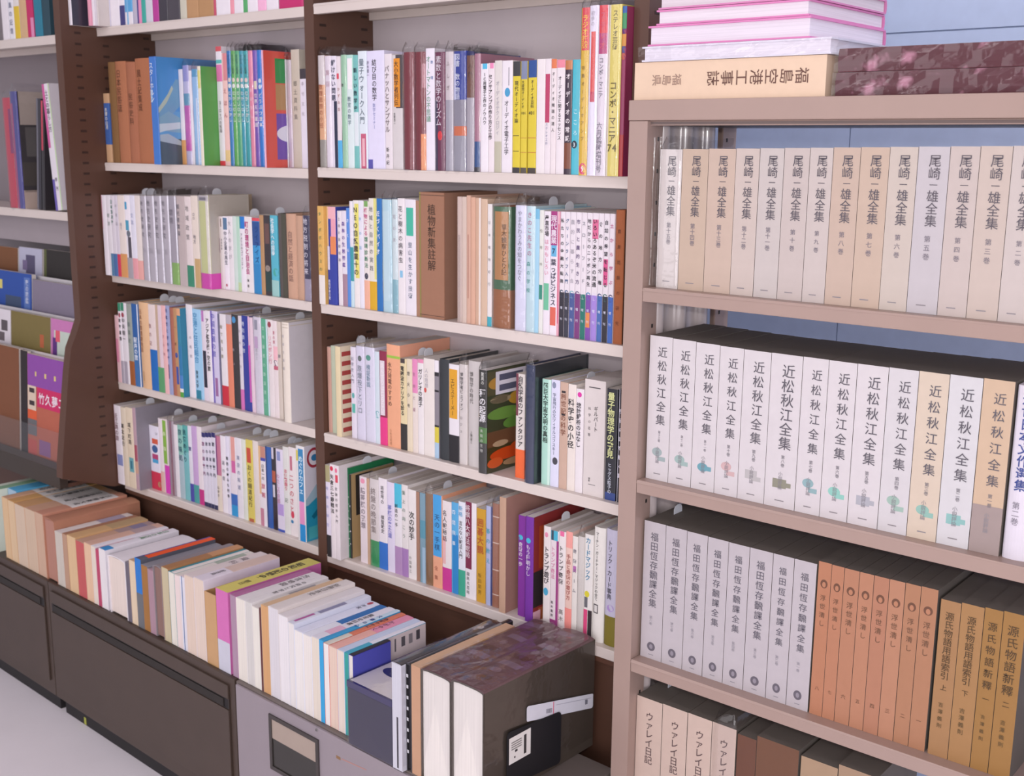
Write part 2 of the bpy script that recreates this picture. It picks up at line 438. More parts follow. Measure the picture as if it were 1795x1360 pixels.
SHELVED = [
('top shelf of the left bay','books on the top shelf of the left bay',1.6632,[
('p','dark-covered volume jutting out past the others, white spine',-.7839,-.07,.012,.2,.2,'e8e2e8','g',0,[],[],[(0,1,0,1,'3a3644')],[]),
('p','pale pink book',-.7582,-.036,.0114,.15,.2,'e79fb4','',0,[],[],[],[]),
('p','white book beside the pale pink one',-.7465,-.032,.0093,.15,.2,'e8e2e8','',0,[],[],[],[]),
('p','stone grey book',-.7369,-.024,.004,.15,.2,'d6cdc8','',0,[],[],[],[('二','b4aeb6',.7,.75)]),
('p','narrow white book with bluish edge',-.7326,.004,.0039,.15,.2,'e8e2e8','',0,[(0,1,'a9aed8',.85,1)],[],[],[]),
('p','wide white book',-.7284,.004,.0391,.15,.2,'e8e2e8','',0,[],[],[],[]),
('p','white book with a navy block at its foot',-.6891,.004,.0213,.15,.2,'e8e2e8','',0,[(.78,1,'3f3f78')],[],[],[]),
('p','sky blue book with white foot',-.6675,.004,.0321,.15,.2,'58a5d8','g',0,[(.86,1,'e8e2e8'),(0,1,'7fb9e2',.3,.5)],[],[],[]),
('p','lilac grey book',-.6351,.004,.0184,.15,.2,'b9b4c6','',0,[],[],[],[]),
('p','very thin indigo book',-.6164,.004,.0051,.15,.2,'4b4484','',0,[],[],[],[]),
('p','narrow rose pink book',-.611,.004,.0113,.15,.2,'e08fb6','',0,[],[],[],[]),
('p','teal book',-.5994,.004,.0166,.15,.2,'3fa79a','',0,[],[],[],[]),
('p','light grey book',-.5825,.004,.027,.15,.2,'cfcdd6','',0,[],[],[],[]),
('p','magenta book',-.5552,.004,.0237,.15,.2,'b83a94','g',0,[],[],[],[]),
('p','black book beside the magenta one',-.5312,.004,.0352,.15,.2,'3b3640','g',0,[],[],[],[]),
('p','thick black glossy book',-.4958,.004,.046,.15,.2,'47424a','g',0,[],[],[],[]),
('p','olive-white book',-.4494,.004,.0239,.15,.2,'c9c5b4','',0,[],[],[],[]),
('p','broad tan book',-.4252,.004,.0431,.15,.2,'b98f66','',0,[],[],[(0,1,0,1,'b98f66')],[]),
('p','broad brown-tan book',-.3818,.004,.0543,.15,.2,'b48a60','',0,[],[],[(0,1,0,1,'b98f66')],[]),
('b','thin crimson booklet',-.3272,.004,.0078,.15,.2,'c2546c','',0,[],[],[],[]),
('p','wide white book right of a crimson booklet',-.3191,.004,.0487,.15,.2,'e8e2e8','',0,[],[],[],[]),
('p','salmon pink book',-.2701,.004,.0127,.15,.2,'e79aa8','',0,[],[],[],[]),
('p','white book between salmon and green ones',-.2571,.004,.0306,.15,.2,'e8e2e8','',0,[],[],[],[]),
('p','leaf green book',-.2261,.004,.0137,.15,.2,'58a868','',0,[],[],[],[]),
('p','white book right of the leaf green one',-.2121,.004,.0337,.15,.2,'e8e2e8','',0,[],[],[],[]),
('p','baby pink book',-.1782,.004,.0275,.15,.2,'f0b4d2','',0,[],[],[],[]),
('p','white book next to a magenta-red cover',-.1503,.004,.0382,.15,.2,'e8e2e8','',0,[],[],[],[]),
('p','wide magenta-red book at the end',-.1098,.004,.0754,.15,.2,'c42a6c','g',0,[],[],[],[]),
]),
('second shelf of the left bay','books on the second shelf of the left bay',1.3487,[
('p','short tan book wrapped in a blue band',-.7839,.005,.0244,.125,.163,'c9a27c','',0,[],[(.14,.74,'3d62a4')],[],[('水郷の山河','e8e4d8',.2,.52,.45,.75)]),
('h','olive-brown old book',-.7592,.005,.0293,.15,.2344,'7d5a34','c',0,[],[],[],[]),
('h','brown cloth book, tallest title at its head',-.7296,.005,.0456,.15,.235,'a86c4c','c',0,[],[],[],[('日本民俗誌','6b4430',.08,.5,.4,.4)]),
('h','brown cloth book with faint title',-.6836,.005,.0382,.15,.2317,'a4684c','c',0,[],[],[],[('民俗史料','6b4430',.3,.62,.5,.4)]),
('h','reddish-brown cloth book beside a blue magazine',-.6452,.005,.0642,.15,.2383,'a96b4a','c',0,[],[],[],[('風土記集成','6b3f2c',.1,.5,.3,.33)]),
('p','large sky blue album with a mountain cover',-.5292,-.03,.0268,.1865,.236,'3d76c4','g',0,[(.3,.42,'8fb6dc',0,.35)],[],[(0,1,0,.5,'4a8ecc'),(0,1,.5,.76,'5f9ccc'),([(0,.5),(.1,.4),(.2,.27),(.26,.2),(.3,.2),(.3,.45),(.16,.55),(0,.56)],'6f9dbe'),([(.0,.47),(.14,.34),(.2,.26),(.22,.29),(.12,.42),(.0,.52)],'b4bfae'),([(0,.56),(.14,.5),(.3,.56),(.3,.7),(0,.68)],'7fa6bc'),([(0,.62),(.3,.6),(.3,.66),(.1,.68),(0,.7)],'c4d0d8'),(0,1,.76,1,'4b5a68'),([(0,.72),(.12,.71),(.3,.78),(.3,.82),(0,.78)],'a8b8c4')],[('スターホルン','e6eef8',.05,.42,.35,.5)]),
('b','white booklet with orange foot',-.5021,.027,.0161,.1295,.211,'e8e2e8','',0,[(.74,1,'dca468')],[],[],[]),
('p','lavender book with a magenta stripe',-.4857,.027,.0228,.1295,.2188,'c5bfdc','gp',0,[(.28,.4,'5f95b4'),(.4,.86,'bf4fa8'),(0,.16,'9a96cc')],[],[],[]),
('b','white booklet beside the magenta-striped book',-.4626,.027,.0108,.1295,.2069,'e8e2e8','',0,[],[],[],[]),
('b','pale blue booklet in shiny wrapping',-.4489,.025,.0227,.1315,.2095,'9cc4ea','gp',0,[(0,.08,'5fa0c8'),(.3,1,'dce4f4',.6,.8)],[],[],[]),
('p','thin book with a green picture cover',-.3808,-.007,.0097,.15,.2121,'e4dcc8','g',0,[(.04,.22,'d8cf7c')],[],[(0,1,0,1,'58a04c'),(.3,.95,.18,.9,'6b4a58'),(.3,.95,.16,.18,'d8e4d8'),(.28,.3,.16,.9,'d8e4d8')],[]),
('p','tall white book with pink and teal marks',-.3708,.035,.0204,.1215,.2551,'e8e2e8','',0,[(0,.04,'cf5a62'),(.11,.14,'5fb8b4'),(.15,.29,'e07ab0'),(.96,1,'d8404c')],[],[],[('ヨーロッパの民話','2c282e',.45,.72,.5,.5)]),
('p','pale peach-pink book',-.3501,.035,.0185,.1215,.2403,'eec4c0','',0,[(0,.24,'d88a90',.3,1),(.86,.96,'e8c890')],[],[],[('えほん','b87a80',.28,.6)]),
('p','blue picture book in a rainbow set',-.3313,.035,.0142,.1215,.2445,'2b7cc4','gp',0,[(.23,.27,'f2d8d0',.2,.8),(.28,.32,'f0ecea',.15,.85)],[],[],[('おはなし絵本','1c4c80',.03,.2,.5,.6),('むかしむかし','f0ecea',.34,.62,.5,.6)]),
('p','grass green picture book in a rainbow set',-.3168,.035,.0145,.1215,.2439,'5fae54','gp',0,[(.23,.27,'f2d8d0',.2,.8),(.28,.32,'f0ecea',.15,.85)],[],[],[('おはなし絵本','30504c',.03,.2,.5,.6),('むかしむかし','f0ecea',.34,.62,.5,.6)]),
('p','sea green picture book in a rainbow set',-.302,.035,.0144,.1215,.2433,'52ac78','gp',0,[(.23,.27,'f2d8d0',.2,.8),(.28,.32,'f0ecea',.15,.85)],[],[],[('おはなし絵本','30504c',.03,.2,.5,.6),('むかしむかし','f0ecea',.34,.62,.5,.6)]),
('p','teal picture book in a rainbow set',-.2873,.035,.0134,.1215,.2427,'2f9eb4','gp',0,[(.23,.27,'f2d8d0',.2,.8),(.28,.32,'f0ecea',.15,.85)],[],[],[('おはなし絵本','30504c',.03,.2,.5,.6),('むかしむかし','f0ecea',.34,.62,.5,.6)]),
('p','turquoise picture book in a rainbow set',-.2736,.035,.016,.1215,.242,'36a6ac','gp',0,[(.23,.27,'f2d8d0',.2,.8),(.28,.32,'f0ecea',.15,.85)],[],[],[('おはなし絵本','30504c',.03,.2,.5,.6),('むかしむかし','f0ecea',.34,.62,.5,.6)]),
('p','rose picture book right of the rainbow set',-.2573,.035,.015,.1215,.2419,'e88ca8','gp',0,[],[],[],[('おはなし','f0ecea',.3,.6,.5,.5)]),
('p','violet picture book',-.242,.035,.0149,.1215,.2418,'7a52b4','gp',0,[(.26,.33,'e8dcc0',.2,.8)],[],[],[('世界名作童話','f0ecea',.36,.66,.5,.6)]),
('p','bright blue picture book',-.2269,.035,.0158,.1215,.2417,'2a7cd4','gp',0,[(.24,.28,'dfe8f4',.2,.8),(.29,.33,'dfe8f4',.2,.8)],[],[],[('どうぶつ絵本','f0ecea',.36,.66,.5,.6)]),
('p','pink-spined book with a coral picture cover',-.1345,-.025,.0038,.1815,.234,'f0b8cc','g',0,[],[],[(0,1,0,1,'d8584c'),(.16,1,.06,.27,'2f8f4c'),(.16,1,.28,.5,'b08a5c'),(.16,1,.53,.93,'6f4fa8'),(.16,.6,.63,.78,'dcdce8','e'),(.5,.8,.74,.93,'8aa0b8')],[]),
('p','white book in front of a coral picture cover',-.1304,.031,.0043,.1255,.2189,'e8e2e8','gp',0,[],[],[],[]),
('p','mauve-white book',-.1258,.031,.014,.1255,.2171,'cfc0cc','gp',0,[],[],[],[]),
('p','putty grey book with faint title',-.1115,.031,.0263,.1255,.2373,'c8bfb0','',0,[],[],[],[('郷土資料集','8a847c',.25,.6,.5,.4)]),
('p','white book with black top, beside the divider',-.0849,.031,.0196,.1255,.1985,'e4e0ec','',0,[(0,.1,'403c44')],[],[],[('季刊文化','b4aeb6',.1,.5,.5,.4)]),
]),
('third shelf of the left bay','books on the third shelf of the left bay',1.0771,[
('p','white book with a pink left edge',-.7798,-.02,.0198,.132,.194,'e8e2e8','',0,[(0,.42,'e8a8b8',0,.2)],[],[],[]),
('p','white book with grey-green title',-.7597,-.02,.0195,.132,.1947,'ddd8dc','',0,[(.72,1,'4f7898',.55,1)],[],[],[('経済','8a9a90',.2,.4,.5,.5)]),
('p','white book with dark green title and blue foot',-.7399,-.02,.0177,.132,.195,'d6cfd6','',0,[],[(.72,1,'4a6c9c')],[],[('日本経済史','4f7f70',.05,.36,.3,.6)]),
('p','lilac-white book with crimson foot',-.7219,-.02,.0136,.132,.1956,'cfc8d2','',0,[],[(.72,1,'c43a54')],[],[('産業論','b4aeb6',.08,.4,.5,.6)]),
('p','cream book with orange foot',-.708,-.02,.0284,.132,.1963,'e0d4cc','',0,[],[(.71,1,'d0945c')],[],[('観光','b4aeb6',.33,.42,.4,.4)]),
('p','white book with a teal wedge and dark stripe',-.6793,-.02,.0232,.132,.1975,'e8e2e8','',1,[(.08,.17,'4a9cc4',.1,.5),(.3,.42,'4f9cb8',.1,.7),(.42,.5,'6a6e78',.2,.9),(.5,.75,'4f4a54',.4,.95),(.75,1,'a09aa0')],[],[],[]),
('p','bluish-white book with pale pink foot',-.6559,-.02,.0208,.132,.198,'dcdae6','',1,[],[(.75,1,'dd9aa0')],[],[('交流','9aa0c0',.2,.36,.4,.5)]),
('p','cream book, last before the grey set',-.6348,-.02,.0232,.132,.1981,'e0d6d0','',0,[],[(.77,1,'e0a49c')],[],[]),
('p','first grey volume of a four-volume set',-.6113,-.02,.0251,.132,.1981,'b9b2ba','gp',0,[(0,1,'dcd8e2',.82,1)],[],[],[('地方史研究','7a767e',.04,.5,.25,.42),('編','b4aeb6',.6,.68,.35,.42)]),  # pale right edge on all four volumes is a painted highlight
('p','second grey volume of a four-volume set',-.5859,-.02,.0315,.132,.1991,'b9b2ba','gp',0,[(0,1,'dcd8e2',.82,1)],[],[],[('地方史研究','7a767e',.04,.5,.25,.42),('編','b4aeb6',.6,.68,.35,.42)]),
('p','third grey volume of a four-volume set',-.5541,-.02,.0295,.15,.2002,'b9b2ba','gp',0,[(0,1,'dcd8e2',.82,1)],[],[],[('地方史研究','7a767e',.04,.5,.25,.42),('編','b4aeb6',.6,.68,.35,.42)]),
('p','fourth grey volume of a four-volume set',-.5243,-.02,.0286,.15,.2012,'b9b2ba','gp',0,[(0,1,'dcd8e2',.82,1)],[],[],[('地方史研究','7a767e',.04,.5,.25,.42),('編','b4aeb6',.6,.68,.35,.42)]),
('p','grey book with lime green foot',-.4954,-.02,.0284,.15,.2019,'a9a2ac','p',0,[(0,.75,'e2e0ea',.85,.97)],[(.75,1,'86b05c')],[],[('環境','77707c',.14,.32,.3,.5)]),
('p','taupe book',-.4655,-.02,.0304,.15,.2027,'b8aaa8','',0,[],[],[],[('観光産業論','6a6a74',.08,.45,.2,.36)]),
('p','white-beige book with dark green foot',-.4348,-.02,.0245,.15,.2028,'ddd0ce','',0,[],[(.76,1,'3a8468')],[],[('地域政策','8a8484',.08,.5,.4,.5)]),
('p','tall cream book with tan lower part',-.41,-.02,.0257,.15,.2053,'dfd2c6','',1,[(.68,1,'c0a070',.25,1)],[],[(0,1,0,1,'b8a48c')],[('ロロ','7a7480',.18,.26,.4,.5),('地方','77707c',.42,.52,.4,.4)]),
('p','thick lime-yellow book with magenta foot',-.384,-.02,.0396,.11,.2073,'c9cc92','p',0,[(0,.06,'b8b2b4'),(.02,.05,'7a7680',.2,.8),(.06,1,'dcdcc8',0,.16),(.06,.86,'ddd6cc',.75,1)],[(.83,1,'cf42a8')],[(0,1,0,1,'c0b8ac')],[]),
('p','white book with a mauve mark',-.3442,.006,.0039,.125,.1615,'d8ccc8','',0,[(.3,.5,'8a6478',.0,.5)],[],[],[]),
('p','white book with a brown mark and dim title',-.34,.006,.0091,.125,.1615,'e0d8d6','',0,[(.03,.14,'9a8a84',.1,.6)],[],[],[('農業新書','7a747c',.3,.46,.4,.5)]),
('p','white book with a slate block at its head',-.3306,.006,.0175,.125,.1624,'e8e2e8','',0,[(.02,.18,'5a7898',.05,.9),(.92,.96,'b86070',.2,.6)],[],[],[('中小企業の再生','5a5866',.2,.66,.5,.7)]),
('p','white book with light grey title',-.3128,.006,.0167,.125,.1632,'e2dcde','',0,[],[],[],[('大人の学び','b4aeb6',.04,.6,.4,.6)]),
('p','pale mint book',-.2958,.006,.0245,.125,.1641,'cddcd4','',1,[(0,1,'b4d4c0',.6,1),(.88,1,'b8cc9c',.6,1)],[],[],[]),
('p','white book with a blue and green head block',-.2711,.006,.0179,.125,.1647,'e8e2e8','',0,[(0,.16,'2878c8'),(0,.16,'3a9c94',0,.25)],[],[],[('アメリカのコミュニティ','2c282e',.22,.7,.4,.45)]),
('p','white book with bold magenta title',-.2529,.006,.025,.125,.1654,'e4dede','',0,[],[],[],[('町の環境と自治会','b8387c',.06,.76,.3,.6),('編著','2c282e',.8,.95,.3,.25)]),
('p','blue book with red head',-.2275,.006,.0265,.125,.1639,'2f86c0','g',0,[(0,.04,'d8505c'),(.05,.36,'2a5090'),(.36,.6,'3a94cc')],[],[],[('ライフイズ','1c3c78',.1,.6,.6,.5)]),
('p','tan spined book beside the blue one',-.2008,.006,.0132,.125,.1709,'b48c64','',1,[],[],[],[]),
('p','black book with a photo on the spine',-.1873,.006,.0212,.125,.171,'3c3438','g',0,[(.1,.35,'6a4c48',.2,.9),(.62,.7,'948880',.1,.9),(.7,.95,'28403f',.1,1)],[],[],[]),
('p','light cyan book with white title',-.1658,.006,.0244,.125,.1721,'58b4c8','g',0,[(.65,.75,'4aa89c',.3,1),(.8,1,'9cc8c4')],[],[],[('社会学への招待','eef4f6',.03,.5,.4,.6)]),
('h','dark olive-grey book',-.1411,.006,.0253,.125,.1772,'5a5250','c',0,[(0,1,'4b4a40',.55,1)],[],[],[]),
('h','rosy tan book with faint title',-.1155,.006,.0324,.125,.1778,'c49c84','c',0,[],[],[],[('自然と経済の話','8a6a60',.2,.8,.5,.42)]),
('h','rosy tan book without readable title',-.0828,.006,.0242,.125,.1751,'c09a82','c',0,[],[],[],[]),
('p','navy book with lilac foot, beside the divider',-.0583,.006,.0256,.125,.1763,'3a3654','gp',0,[(0,1,'b8b0b8',0,.12)],[(.74,1,'a098ac')],[],[('地方税制の将来','e0dce6',.02,.7,.35,.5)]),
]),
('fourth shelf of the left bay','books on the fourth shelf of the left bay',.8054,[
('p','short pink and white book at the shelf end',-.7797,-.004,.0178,.125,.17,'dfb8bc','',0,[(.35,.7,'d88aa4',0,.7)],[],[],[]),
('p','white book with red disc, nearest the end panel',-.7617,-.004,.0126,.15,.2023,'e8e2e8','',0,[(0,.1,'3a8c6c'),(.12,.18,'a04a58',.2,.9),(.72,1,'a8a0ac')],[],[],[('東海道線','2c282e',.18,.48,.5,.75)]),
('p','white book with red disc, second from end panel',-.7488,-.004,.0245,.15,.2044,'e0dadf','',0,[(0,.1,'3a8c6c',.0,.6),(.12,.18,'a04a58',.1,.6),(.72,1,'a8a0ac',.1,.7)],[],[],[('中央線一','2c282e',.18,.48,.4,.5)]),
('p','grey-green book with brown foot',-.724,-.004,.0222,.15,.2039,'98a098','',0,[],[(.7,1,'9a5a30')],[],[('鉄道史','6a7a78',.2,.5,.4,.5)]),
('p','blue book with white title',-.7015,-.004,.027,.15,.2063,'3f70a8','',0,[(0,.4,'2f60a0'),(0,1,'d8dce8',.9,1)],[],[],[('駅弁の旅','e8eef6',.4,.68,.45,.62)]),
('h','broad tan book with brown title',-.6742,-.004,.0449,.15,.2133,'dcb48c','',1,[],[],[],[('日本の鉄道創始話','8a4a34',.08,.58,.25,.32),('宮田道一','b08a60',.8,.95,.3,.2)]),
('p','pinkish book with a blue lower wrapper',-.629,-.004,.0294,.15,.2121,'e0d0cc','',1,[],[(.52,1,'1f68b4')],[],[('旅の記','a06a68',.2,.5,.2,.36)]),
('p','tan book with a green lower wrapper',-.5993,-.004,.0255,.15,.2132,'c4aa92','',1,[(0,.72,'d8c4cc',.5,1)],[(.71,1,'5a9a68')],[],[]),
('p','salmon-pink book',-.5735,-.004,.0176,.15,.2144,'e6b4b4','',0,[],[],[],[('空の旅','b07a88',.3,.6,.3,.4)]),
('p','navy-speckled pale blue book',-.5556,-.004,.0154,.15,.2154,'9aa0c4','',0,[(.66,.82,'5a4468',.0,.35)],[],[],[('日航機と空の歴史','2f3a74',.02,.62,.3,.85)]),
('h','russet brown book',-.5399,-.004,.0153,.15,.2119,'a46450','',0,[],[],[],[]),
('p','brown and cream book with blue spot',-.5243,-.004,.0131,.15,.2125,'b88c64','',0,[(.5,.56,'2c4c98',.1,.9),(.66,.86,'3a50a0',.2,.9)],[],[],[('一杯','8a5a44',.12,.5,.4,.6)]),
('p','teal and blue book with a green foot',-.5109,-.004,.0139,.15,.2129,'2f7f9c','',0,[(0,.08,'d8a078'),(.42,.75,'2f78a8'),(.75,.9,'4a80c0'),(.9,.94,'e8e0d8'),(.94,1,'58a040')],[],[],[]),
('p','broad white book left of a sky blue one',-.4967,.012,.025,.1445,.2226,'e6dfe4','',0,[],[],[],[('の船旅','9a929c',.3,.6,.6,.3)]),
('p','sky blue book with dark blue title',-.4714,.012,.0328,.1445,.2147,'9cc8e4','',0,[(.9,1,'2f8098',.1,.7)],[],[],[('空港と住民組合','3a88b8',.04,.6,.35,.5),('東海大学','2c282e',.68,.88,.3,.3)]),
('p','lilac-white book with a black bar',-.4384,.012,.0175,.1445,.2135,'dcd2dc','',0,[(0,.12,'b878b8',.2,.7),(.44,.85,'2c2c3c',.2,.9)],[],[],[]),
('p','white book with black title right of the black bar',-.4205,.012,.0179,.1445,.215,'e6e0e4','',0,[],[],[],[('アジア航空機・空の旅','2c282e',.08,.66,.4,.7)]),
('p','lavender book with purple title',-.4024,.012,.0284,.1445,.2165,'cdc6e0','',0,[(.0,1,'7868b8',.08,.3),(.72,.92,'9a6898',.4,.75)],[],[],[('中国鉄道の旅','5a54b4',.02,.5,.4,.5)]),
('p','thin slate book',-.3737,.012,.0063,.1445,.2111,'6a6880','',0,[],[],[],[]),
('p','white book with a red foot',-.367,.012,.0235,.1445,.2127,'e2dcdf','',0,[],[(.78,1,'c42c3c')],[],[('絵で見る旅','8a8060',.1,.5,.3,.36)]),
('p','salmon-orange book',-.3432,.012,.0207,.1445,.2136,'dd8468','',0,[(0,.1,'b8b0b8')],[],[],[]),
('p','black book with a blue disc at its head',-.3222,.012,.0243,.1445,.2159,'3a3638','',0,[(.02,.09,'4a90c4',.1,.7)],[],[],[('飛ぶ','b4aeb6',.3,.6,.2,.25)]),
('p','white book with orchid foot',-.2976,.012,.0121,.1445,.2151,'d8d0d8','',0,[],[(.78,1,'cf70b0')],[],[('世界の空','8a8490',.1,.6,.4,.5)]),
('p','royal blue book with white and pink edges',-.2852,.012,.0277,.1445,.2169,'2f3a94','g',1,[(.3,.9,'c058a8',.8,1),(0,.3,'d8b0cc',.85,1)],[],[],[('時刻表の旅','d8e0f4',.05,.4,.2,.4)]),
('p','pale pink book',-.2572,.012,.0123,.1445,.2152,'e0c8d4','',0,[],[],[],[]),
('p','white wrapped book with lilac blocks',-.2446,.012,.0278,.1445,.2186,'dcd6e2','gp',0,[(.03,.13,'9a98a8',.2,.6),(.2,.32,'c8a8cc',.15,.6)],[],[],[('雲の上','b4aeb6',.32,.44,.4,.4)]),
('p','green book with pale title',-.2165,.012,.0213,.1445,.2172,'5fa888','',0,[(0,1,'c8dce4',.85,1)],[],[],[('世界最悪の鉄道旅行','b8dccc',.05,.9,.4,.4)]),
('p','white book with a maroon disc and pink title',-.1949,.012,.0184,.1445,.2174,'e2d8d8','',0,[(.02,.08,'96404c',.15,.8)],[],[],[('リスボン行','d89aa8',.16,.45,.5,.6)]),
('p','white book with a pink and dark block',-.1762,.012,.0146,.1445,.2165,'e4d8d8','',0,[(.26,.4,'ecb8c0'),(.4,.46,'6a5a6c'),(.46,.5,'c06478')],[],[],[('音の旅','c04a6c',.1,.24,.3,.5)]),
('p','beige book',-.1613,.012,.0131,.1445,.2161,'d0c4b8','',1,[],[],[],[('旅','8a8490',.3,.4)]),
('h','large cream volume, its plain cover turned outward',-.1333,.0,.0256,.1565,.2197,'e6dccf','',0,[(.02,.025,'b0a088',.2,.9),(.05,.055,'b0a088',.2,.9)],[],[(0,1,0,1,'d9d3d8'),(.02,1,.03,.035,'cbb890')],[('鉄道写真集','b4aeb6',.1,.5,.3,.25)]),
]),
('bottom shelf of the left bay','books on the bottom shelf of the left bay',.5428,[
('p','white book with a blue disc motif near its foot',-.7825,-.0202,.0303,.15,.206,'e8e2e8','',0,[(.62,.76,'8890c0',.15,.95),(0,1,'d8b8c0',0,.12)],[],[],[('近江路の旅','6a2a38',.1,.45,.35,.5)]),
('p','cream book with black brushed title',-.752,-.0202,.0221,.15,.2051,'dccfba','',0,[],[],[],[('湖北紀行','2c282e',.2,.5,.3,.6)]),
('p','cream book with a teal picture patch',-.7296,-.02,.0304,.15,.2083,'dfd0b8','',1,[(.62,.8,'6aa8b0',.2,.85),(.66,.76,'3a7488',.35,.65)],[],[],[('城下町路','2c282e',.18,.46,.5,.4)]),
('p','mottled mauve and red book',-.6989,-.02,.015,.15,.211,'b89aa4','',0,[(.45,.65,'a85464',.1,.9),(.65,.8,'c8a08c')],[],[],[]),
('b','grey wrapped booklet with its cover showing',-.6836,-.02,.0039,.16,.2125,'8a8490','',0,[],[],[(0,1,0,1,'8f8a94')],[]),
('p','white picture book with red foot and bright figures',-.6795,.012,.042,.125,.165,'e0dce8','',0,[(.72,1,'c8304c'),(.2,.28,'cf5a40',.3,.9),(.3,.42,'3a5c90',.25,.85),(.44,.52,'b04070',.25,.85),(.52,.58,'4aa0cc',.25,.85),(.86,.95,'a88a64',.7,1)],[],[],[('い','2c282e',.08,.14,.8,.3)]),
('p','white book left of a lime one',-.6372,.012,.0156,.132,.1886,'e2d8dc','',1,[(.72,1,'d8b0a8')],[],[],[]),
('p','lime green spined book with magenta foot',-.6213,.012,.0231,.132,.1902,'dccfd0','',0,[(.02,.6,'86b448',.1,.75),(.62,1,'d040b0',.2,1)],[],[],[('美味','e8f0c8',.1,.5,.4,.5)]),
('p','mauve-grey wrapped book',-.5978,.012,.0256,.132,.1893,'a89aa4','p',0,[(0,1,'946878',.4,.7)],[],[],[]),
('p','white book before the green pair',-.572,.012,.0157,.125,.1831,'e2dce0','',1,[],[],[],[]),
('p','pale green book with dark letters',-.556,.012,.0209,.132,.1854,'8ac0b4','',0,[(.4,1,'a8bcc4')],[],[],[('京の味処','2f5c6c',.04,.5,.5,.7)]),
('p','aqua green book with dark letters',-.5348,.012,.0212,.132,.1881,'5aa8a4','',0,[(.35,1,'78b8bc')],[],[],[('民宿めぐり','1f4c58',.05,.5,.4,.6)]),
('p','white book with indigo foot',-.5133,.012,.0148,.132,.1903,'dcdae4','',0,[],[(.76,1,'4a4aa0')],[],[('旅','2b3478',.1,.5,.5,.7)]),
('p','orchid lilac book with teal foot',-.4982,.012,.0209,.132,.1928,'c4a4d0','',1,[],[(.76,1,'4a9a98')],[],[]),
('p','white book with raspberry foot',-.477,.012,.0191,.132,.1943,'e6dce0','',0,[],[(.8,1,'c03480')],[],[]),
('p','first of four white guidebooks with navy tips',-.4576,.012,.0139,.125,.1823,'dad6e2','',1,[(0,.06,'2f2f68'),(.94,1,'2f3054')],[],[],[('旅の道案内','8a4a78',.1,.6,.45,.7)]),
('p','second of four white guidebooks with navy tips',-.4434,.012,.0128,.125,.1846,'dad6e2','',0,[(0,.06,'2f2f68'),(.94,1,'2f3054')],[],[],[('旅の道案内','4a4a60',.1,.6,.45,.7)]),
('p','third of four white guidebooks with navy tips',-.4303,.012,.0122,.132,.1868,'dad6e2','',0,[(0,.06,'2f2f68'),(.94,1,'2f3054')],[],[],[('旅の道案内','5a5a6c',.1,.6,.45,.7)]),
('p','last of four white guidebooks with navy tips',-.4177,.012,.0141,.132,.189,'dad6e2','',0,[(0,.06,'2f2f68'),(.94,1,'2f3054')],[],[],[('旅の道案内','33334a',.1,.6,.45,.7)]),
('p','plum-topped cream book',-.4034,.012,.0184,.125,.1836,'c07890','',0,[(.52,1,'e0d4c4'),(0,.52,'8a4a80',0,.35)],[],[],[('山歩き','2c282e',.66,.82,.3,.4)]),
('p','cream-white book right of the plum one',-.3846,.012,.0198,.132,.1877,'e8e2e8','',0,[],[],[],[('湯の里','7a7480',.3,.6,.5,.5)]),
('p','lilac-white book with black title',-.3645,.012,.0134,.132,.1898,'e0dcea','',0,[],[],[],[('関西の峠みち四季','2c282e',.25,.8,.4,.6)]),
('p','white book with peach head and blue foot',-.3508,.012,.0246,.132,.1913,'e4dce2','',0,[(0,.3,'e0a098',.3,.9),(.3,.45,'cf68a0',.3,.9),(.72,.86,'3a6cb8'),(.86,1,'2f94cc')],[],[],[]),
('p','white book with dim blue title',-.3258,.012,.0212,.132,.1925,'e4e0e6','',1,[],[],[],[('東京の坂道','7a80a0',.2,.66,.45,.5)]),
('p','greenish-white book',-.3044,.012,.0158,.132,.1927,'dce0d4','',0,[],[],[],[]),
('p','yellow book with a red block',-.2883,.012,.025,.132,.1951,'d8c864','',1,[(.1,.28,'c8503c',.15,.75),(.96,1,'b06040',.2,.9)],[],[],[('おくの細道紀行','2c282e',.3,.82,.5,.5)]),
('p','cream book right of the yellow one',-.263,.012,.0201,.132,.1965,'e0d6d0','',1,[],[],[],[]),
('p','white book with red and black title',-.2427,.012,.0244,.132,.1878,'e6dfe4','',0,[(0,.14,'c08878'),(.14,.18,'4a50a8'),(0,.6,'e4bc8c',0,.35),(.78,1,'c48498',.1,.6)],[],[],[('日本一の','2c282e',.22,.42,.65,.5),('旅館','c43a5c',.44,.66,.65,.5)]),
('p','blue book beside a black one',-.2179,.012,.0214,.132,.1905,'2c5ca8','g',0,[(0,1,'26407c',0,.3)],[],[],[]),
('p','black book with orange figures',-.1962,.012,.0154,.132,.1923,'2b262e','g',1,[(.0,.14,'d8d0dc',.1,.6),(.28,.42,'b0583c',.1,.9),(.45,.6,'d0ccd8',.2,.7)],[],[],[]),
('p','white book with mauve title and a lilac patch',-.1805,.012,.0242,.132,.1922,'dcd4e6','',1,[(.03,.14,'8a94c4',.2,.7),(.66,.8,'b49ad4',.1,.95),(.97,1,'3a50a8')],[],[],[('わたしの京都','b86a9c',.3,.66,.3,.45)]),
('p','greenish-white book with red title',-.156,.012,.0199,.1445,.2013,'dcdcd8','',0,[],[],[],[('お伊勢詣り','d0506c',.25,.5,.5,.6),('記','6a7a70',.52,.7,.5,.5)]),
('p','white book with large red letters',-.1358,.012,.0255,.1445,.2039,'e6dede','',0,[(.1,.26,'c06a80',.2,.5),(.72,.8,'cf4058',.15,.6),(.82,.86,'3a80b0',.1,.5)],[],[],[('二つのさと','c43a50',.3,.74,.35,.55)]),
